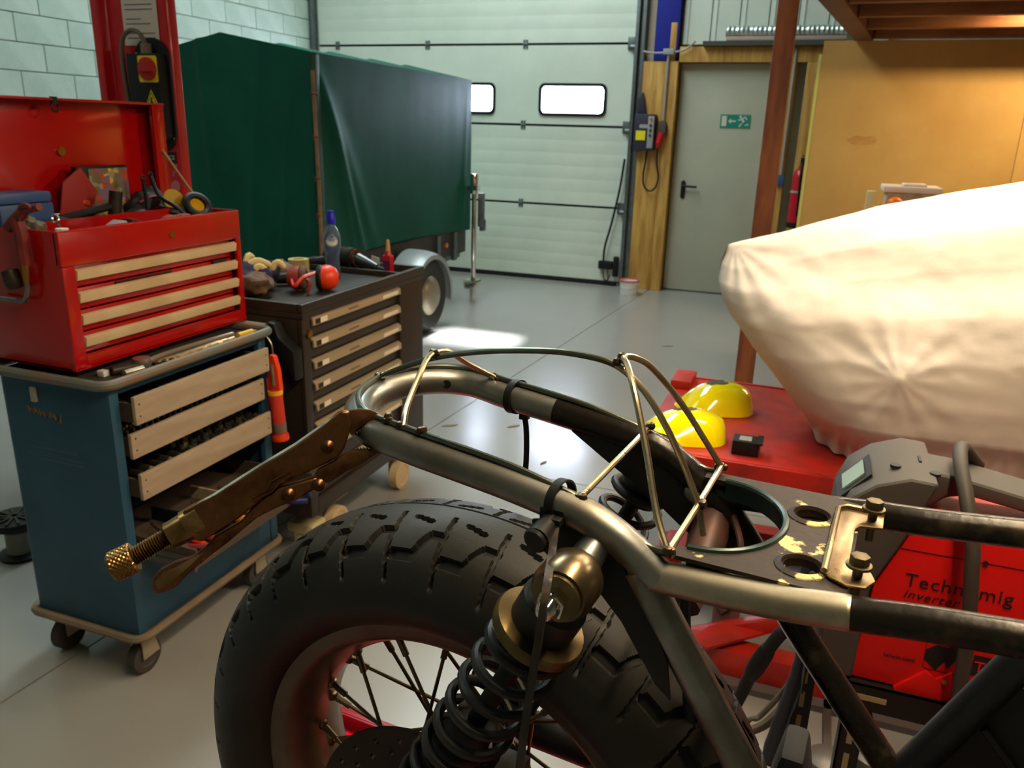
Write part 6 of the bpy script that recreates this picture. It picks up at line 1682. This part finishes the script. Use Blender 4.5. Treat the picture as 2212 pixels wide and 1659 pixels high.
part('display', MB().prism([(.100, .962), (.126, .993), (.125, .9975), (.097, .965)], wy0 + .045, wy0 + .105, (0, 0, 0), (1, 0, 0), (0, 0, 1), (0, 1, 0)), screengrn, dsp)
fy = wy0 - .0008
part('panel_seam', MB().box((.19, fy, .9005), (.62, fy + .001, .902)), M('seam_dark', (90, 6, 6), .6), wd_)
part('case_screw', MB().cyl((.305, fy - .002, .902), (.305, fy + .002, .902), .004, n=10), darkmetal, wd_)
part('model_name', MB().text('Technomig 150', .0315, (.203, fy, .8405), (1, 0, 0), (0, 0, 1), depth=.0006, space=1.06), ink, wd_)
part('model_subtitle', MB().text('inverter', .0215, (.2045, fy, .8195), (1, 0, 0), (0, 0, 1), depth=.0006, shear=.3, space=1.1), ink, wd_)
part('web_print', MB().text('telwin.com', .0105, (.194, fy, .7085), (1, 0, 0), (0, 0, 1), depth=.0006), ink, wd_)
wa = (0.2604, 1.2500, 0.7446)
part('welding_pictogram', ring(rrect(.062, .062, .006), rrect(.0605, .0605, .006), 0, .0008, (wa[0] + .022, fy + .0008, wa[2] - .012), (1, 0, 0), (0, 0, 1)).prism([(-.030, .004), (-.016, .016), (.0, .014), (.012, .026), (.030, .03), (.030, -.01), (.020, -.016), (.014, -.004), (.004, -.024), (-.002, -.012), (-.012, -.030), (-.030, -.014)], 0, .0008, (wa[0] + .022, fy + .0008, wa[2] - .012), (1, 0, 0), (0, 0, 1)), ink, wd_)
part('logo_block', MB().prism([(0, 0), (.044, 0), (.044, .036), (0, .036)], 0, .0008, (wa[0] + .058, fy + .0008, wa[2] - .036), (1, 0, 0), (0, 0, 1)), ink, wd_)
part('logo_letters', MB().text('TIG', .026, (wa[0] + .060, fy - .0004, wa[2] - .028), (1, 0, 0), (0, 0, 1), depth=.0006), welderred, wd_)
part('lower_flap', MB().prism(XZ((0.2160, 1.2500, 0.6577), (0.2565, 1.2500, 0.7005), (0.2729, 1.2500, 0.6896), (0.2930, 1.2500, 0.7068), (0.2992, 1.2500, 0.6520), (0.2226, 1.2500, 0.6462)), 0, .006, (0, wy0, 0), (1, 0, 0), (0, 0, 1)), welderred, wd_, bevel=.001)
part('flap_rivet', MB().cyl((0.2857, 1.2440, 0.6882), (0.2847, 1.2400, 0.6908), .0035, n=10), brass, wd_)
# cart of slotted black angle
wc = thing('welder_cart', 'black slotted-angle cart carrying the welding machine', 'cart', (.35, 1.34, 0))
ca_ = M('black_angle_iron', (34, 30, 28), .4, .3)
def angle_rail(x0, x1, y, z0, z1):
    mb = MB()
    mb.box((x0, y, z0), (x1, y + .003, z1)).box((x0, y, z1 - .003), (x1, y + .04, z1))
    return mb
part('front_rail', angle_rail(.135, .66, wy0 - .012, .606, .654), ca_, wc)
part('rear_rail', MB().box((.135, wy1 + .012, .606), (.66, wy1 + .015, .654)).box((.135, wy1 - .03, .651), (.66, wy1 + .015, .654)), ca_, wc)
mb = MB()
for k in range(4):
    x = .165 + .12 * k
    mb.box((x, wy0 - .0128, .626), (x + .045, wy0 - .0118, .636))
part('rail_slot', mb, M('slot_light', (150, 130, 90), .6), wc)
for (x, y, zt_2) in ((.082, 1.46, .654), (.150, 1.245, .604), (.64, 1.46, .606), (.64, 1.245, .606)):
    part('leg', MB().box((x, y, 0), (x + .036, y + .003, zt_2)).box((x, y, 0), (x + .003, y + .036, zt_2)), ca_, wc)
    if x < .2:
        ms = MB()
        for k in range(7):
            ms.box((x + .013, y - .0008, .20 + .055 * k), (x + .022, y - .0002, .235 + .055 * k))
        part('leg_slot', ms, M('slot_light', (150, 130, 90), .6), wc)
part('end_rail', MB().box((.082, 1.243, .606), (.085, 1.50, .654)).box((.082, 1.243, .651), (.15, 1.50, .654)), ca_, wc)
part('lower_shelf', MB().box((.082, 1.243, .10), (.676, 1.50, .106)), ca_, wc)
# cables
solo('welding_cable', MB().tube(catmull([(.30, 1.40, 1.0), (.265, 1.36, 1.04), (.255, 1.30, 1.035), (.262, 1.245, 1.0), (.275, 1.215, .945), (.283, 1.205, .88), (.293, 1.205, .80), (.298, 1.205, .72), (.31, 1.215, .62), (.33, 1.22, .45), (.30, 1.20, .20), (.2, 1.1, .012), (.1, 1.15, .011)], 8), .0105, 12), M('cable_dark_grey', (62, 54, 46), .6), 'thick dark cable looped over the welder handle', 'cable')
th_ = thing('welding_torch_hose', 'black torch hose coming out of the welder front', 'hose', (0, 1.30, .3))
part('hose', MB().tube(catmull([(.10, 1.30, .80), (.075, 1.285, .80), (0.0627, 1.2750, 0.7190), (0.0382, 1.2700, 0.6947), (0.0153, 1.2700, 0.6448), (-0.0025, 1.2750, 0.5932), (-0.0138, 1.2800, 0.5471), (-0.0313, 1.2900, 0.4887), (-.06, 1.31, .45), (-.03, 1.38, .2), (.05, 1.5, .016), (.2, 1.6, .015)], 8), .0115, 12), blackpl, th_)
part('sleeve', MB().tube(catmull([(0.0211, 1.2700, 0.6605), (0.0094, 1.2725, 0.6272), (-0.0025, 1.2750, 0.5932)], 4), [.0125, .0145, .0155, .016, .016, .016, .0155, .0145, .0125], 12), blackpl, th_)
solo('grey_earth_cable', MB().tube(catmull([(0.1077, 1.5000, 0.4548), (0.0731, 1.4600, 0.4237), (0.0354, 1.4300, 0.3824), (-0.0020, 1.4200, 0.3635), (-0.0345, 1.4200, 0.3699), (-.10, 1.42, .25), (-.05, 1.45, .02), (.08, 1.6, .012)], 8), .012, 10), M('cable_grey_tan', (118, 104, 84), .6), 'thick grey cable hanging below the welder cart', 'cable')
solo('thin_grey_cable', MB().tube(catmull([(0.0881, 1.4000, 0.5569), (0.0577, 1.3600, 0.5149), (0.0235, 1.3400, 0.4643), (-0.0022, 1.3300, 0.4386), (-.06, 1.34, .20), (-.02, 1.36, .006), (.1, 1.45, .006)], 8), .0055, 8), M('cable_grey_dark', (84, 76, 62), .6), 'thin grey cable crossing in front of the thick grey one', 'cable')
solo('blue_hose', MB().tube(catmull([(.075, 1.33, .85), (.068, 1.325, .80), (.070, 1.32, .72), (.08, 1.318, .62), (.05, 1.32, .4), (.03, 1.33, .1), (.0, 1.34, .013)], 10), [.013 + .0014 * (k % 2) for k in range(61)], 12), M('corrugated_dark_blue', (34, 42, 54), .5), 'dark blue corrugated hose beside the welder front', 'hose')
# ---- footrest of the motorcycle, seen through the frame triangle
bp('footrest_rubber', MB().prism([(-.030, .990), (-.010, .990), (-.002, .945), (-.004, .938), (-.036, .938), (-.038, .945)], .615, .665, (0, 0, 0), (1, 0, 0), (0, 0, 1), (0, 1, 0)), rubber, bevel=.006)
bp('footrest_hanger', MB().tube(catmull([(-.04, .64, .945), (-.075, .64, .958), (-.115, .64, .985), (-.14, .64, .99)], 4), .0035, 8).box((-.06, .62, .925), (.02, .66, .938)).tube([(.0, .64, .93), (.055, .637, .99)], .006, 8), M('hanger_tan', (100, 84, 60), .5, .5))
# ---- brake hose on the near gusset
bp('brake_hose', MB().tube(catmull([(-.107, .52, 1.205), (-.104, .52, 1.16), (-.098, .525, 1.10), (-.09, .53, 1.05), (-.06, .55, .96)], 5), .0042, 8), blackpl)

# ============================================================ red plastic tray and litter on the floor
ty = thing('red_plastic_tray', 'red plastic tray on the floor seen through the spokes', 'tray', (-.85, 1.262, 0))
T = Matrix.Translation((-.85, 1.262, 0)) @ Matrix.Rotation(math.radians(-4), 4, 'Z')
part('tray_floor', MB().box((-.27, -.20, .002), (.27, .20, .006)).xf(T), M('tray_red', (186, 20, 44), .25), ty)
part('tray_rim', MB().box((-.28, -.21, 0), (-.27, .21, .05)).box((.27, -.21, 0), (.28, .21, .05)).box((-.27, -.21, 0), (.27, -.20, .05)).box((-.27, .20, 0), (.27, .21, .05)).box((-.285, .205, .046), (.285, .225, .052)).xf(T), M('tray_red2', (150, 10, 30), .3), ty, bevel=.002)
part('plastic_sheet', MB().grid(lambda u, v: T @ Vector((-.25 + .5 * u, -.18 + .36 * v, .012 + .02 * abs(noise.noise(Vector((u * 6, v * 5, 1)))) + .012 * abs(noise.noise(Vector((u * 15, v * 13, 4)))))), 50, 40), M('red_foil', (200, 24, 60), .15), ty, ang=60)
random.seed(4)
for k, (px, py) in enumerate(sorted(((-2.05, 4.6), (-1.62, 4.45), (-1.79, 3.55), (-1.66, 3.62), (-1.35, 3.75), (-1.05, 3.35), (-1.15, 2.62), (-.35, 3.3), (-.9, 5.8), (-.6, 4.6)), key=lambda q: q[0] ** 2 + q[1] ** 2)):
    L = random.uniform(.025, .05)
    a = random.uniform(0, 180)
    mb = MB().prism([(-L, 0), (-L * .4, L * .3), (L * .5, L * .25), (L, 0), (L * .4, -L * .3), (-L * .5, -L * .22)], 0, .0025).xf(Matrix.Translation((px, py, .0003)) @ Matrix.Rotation(math.radians(a), 4, 'Z'))
    solo('dry_leaf', mb, M('dry_leaf', (112, 92, 62), .8), ORD[k] + ' closest dry leaf fragment on the concrete floor', 'leaf', 'leaf fragments on the floor')
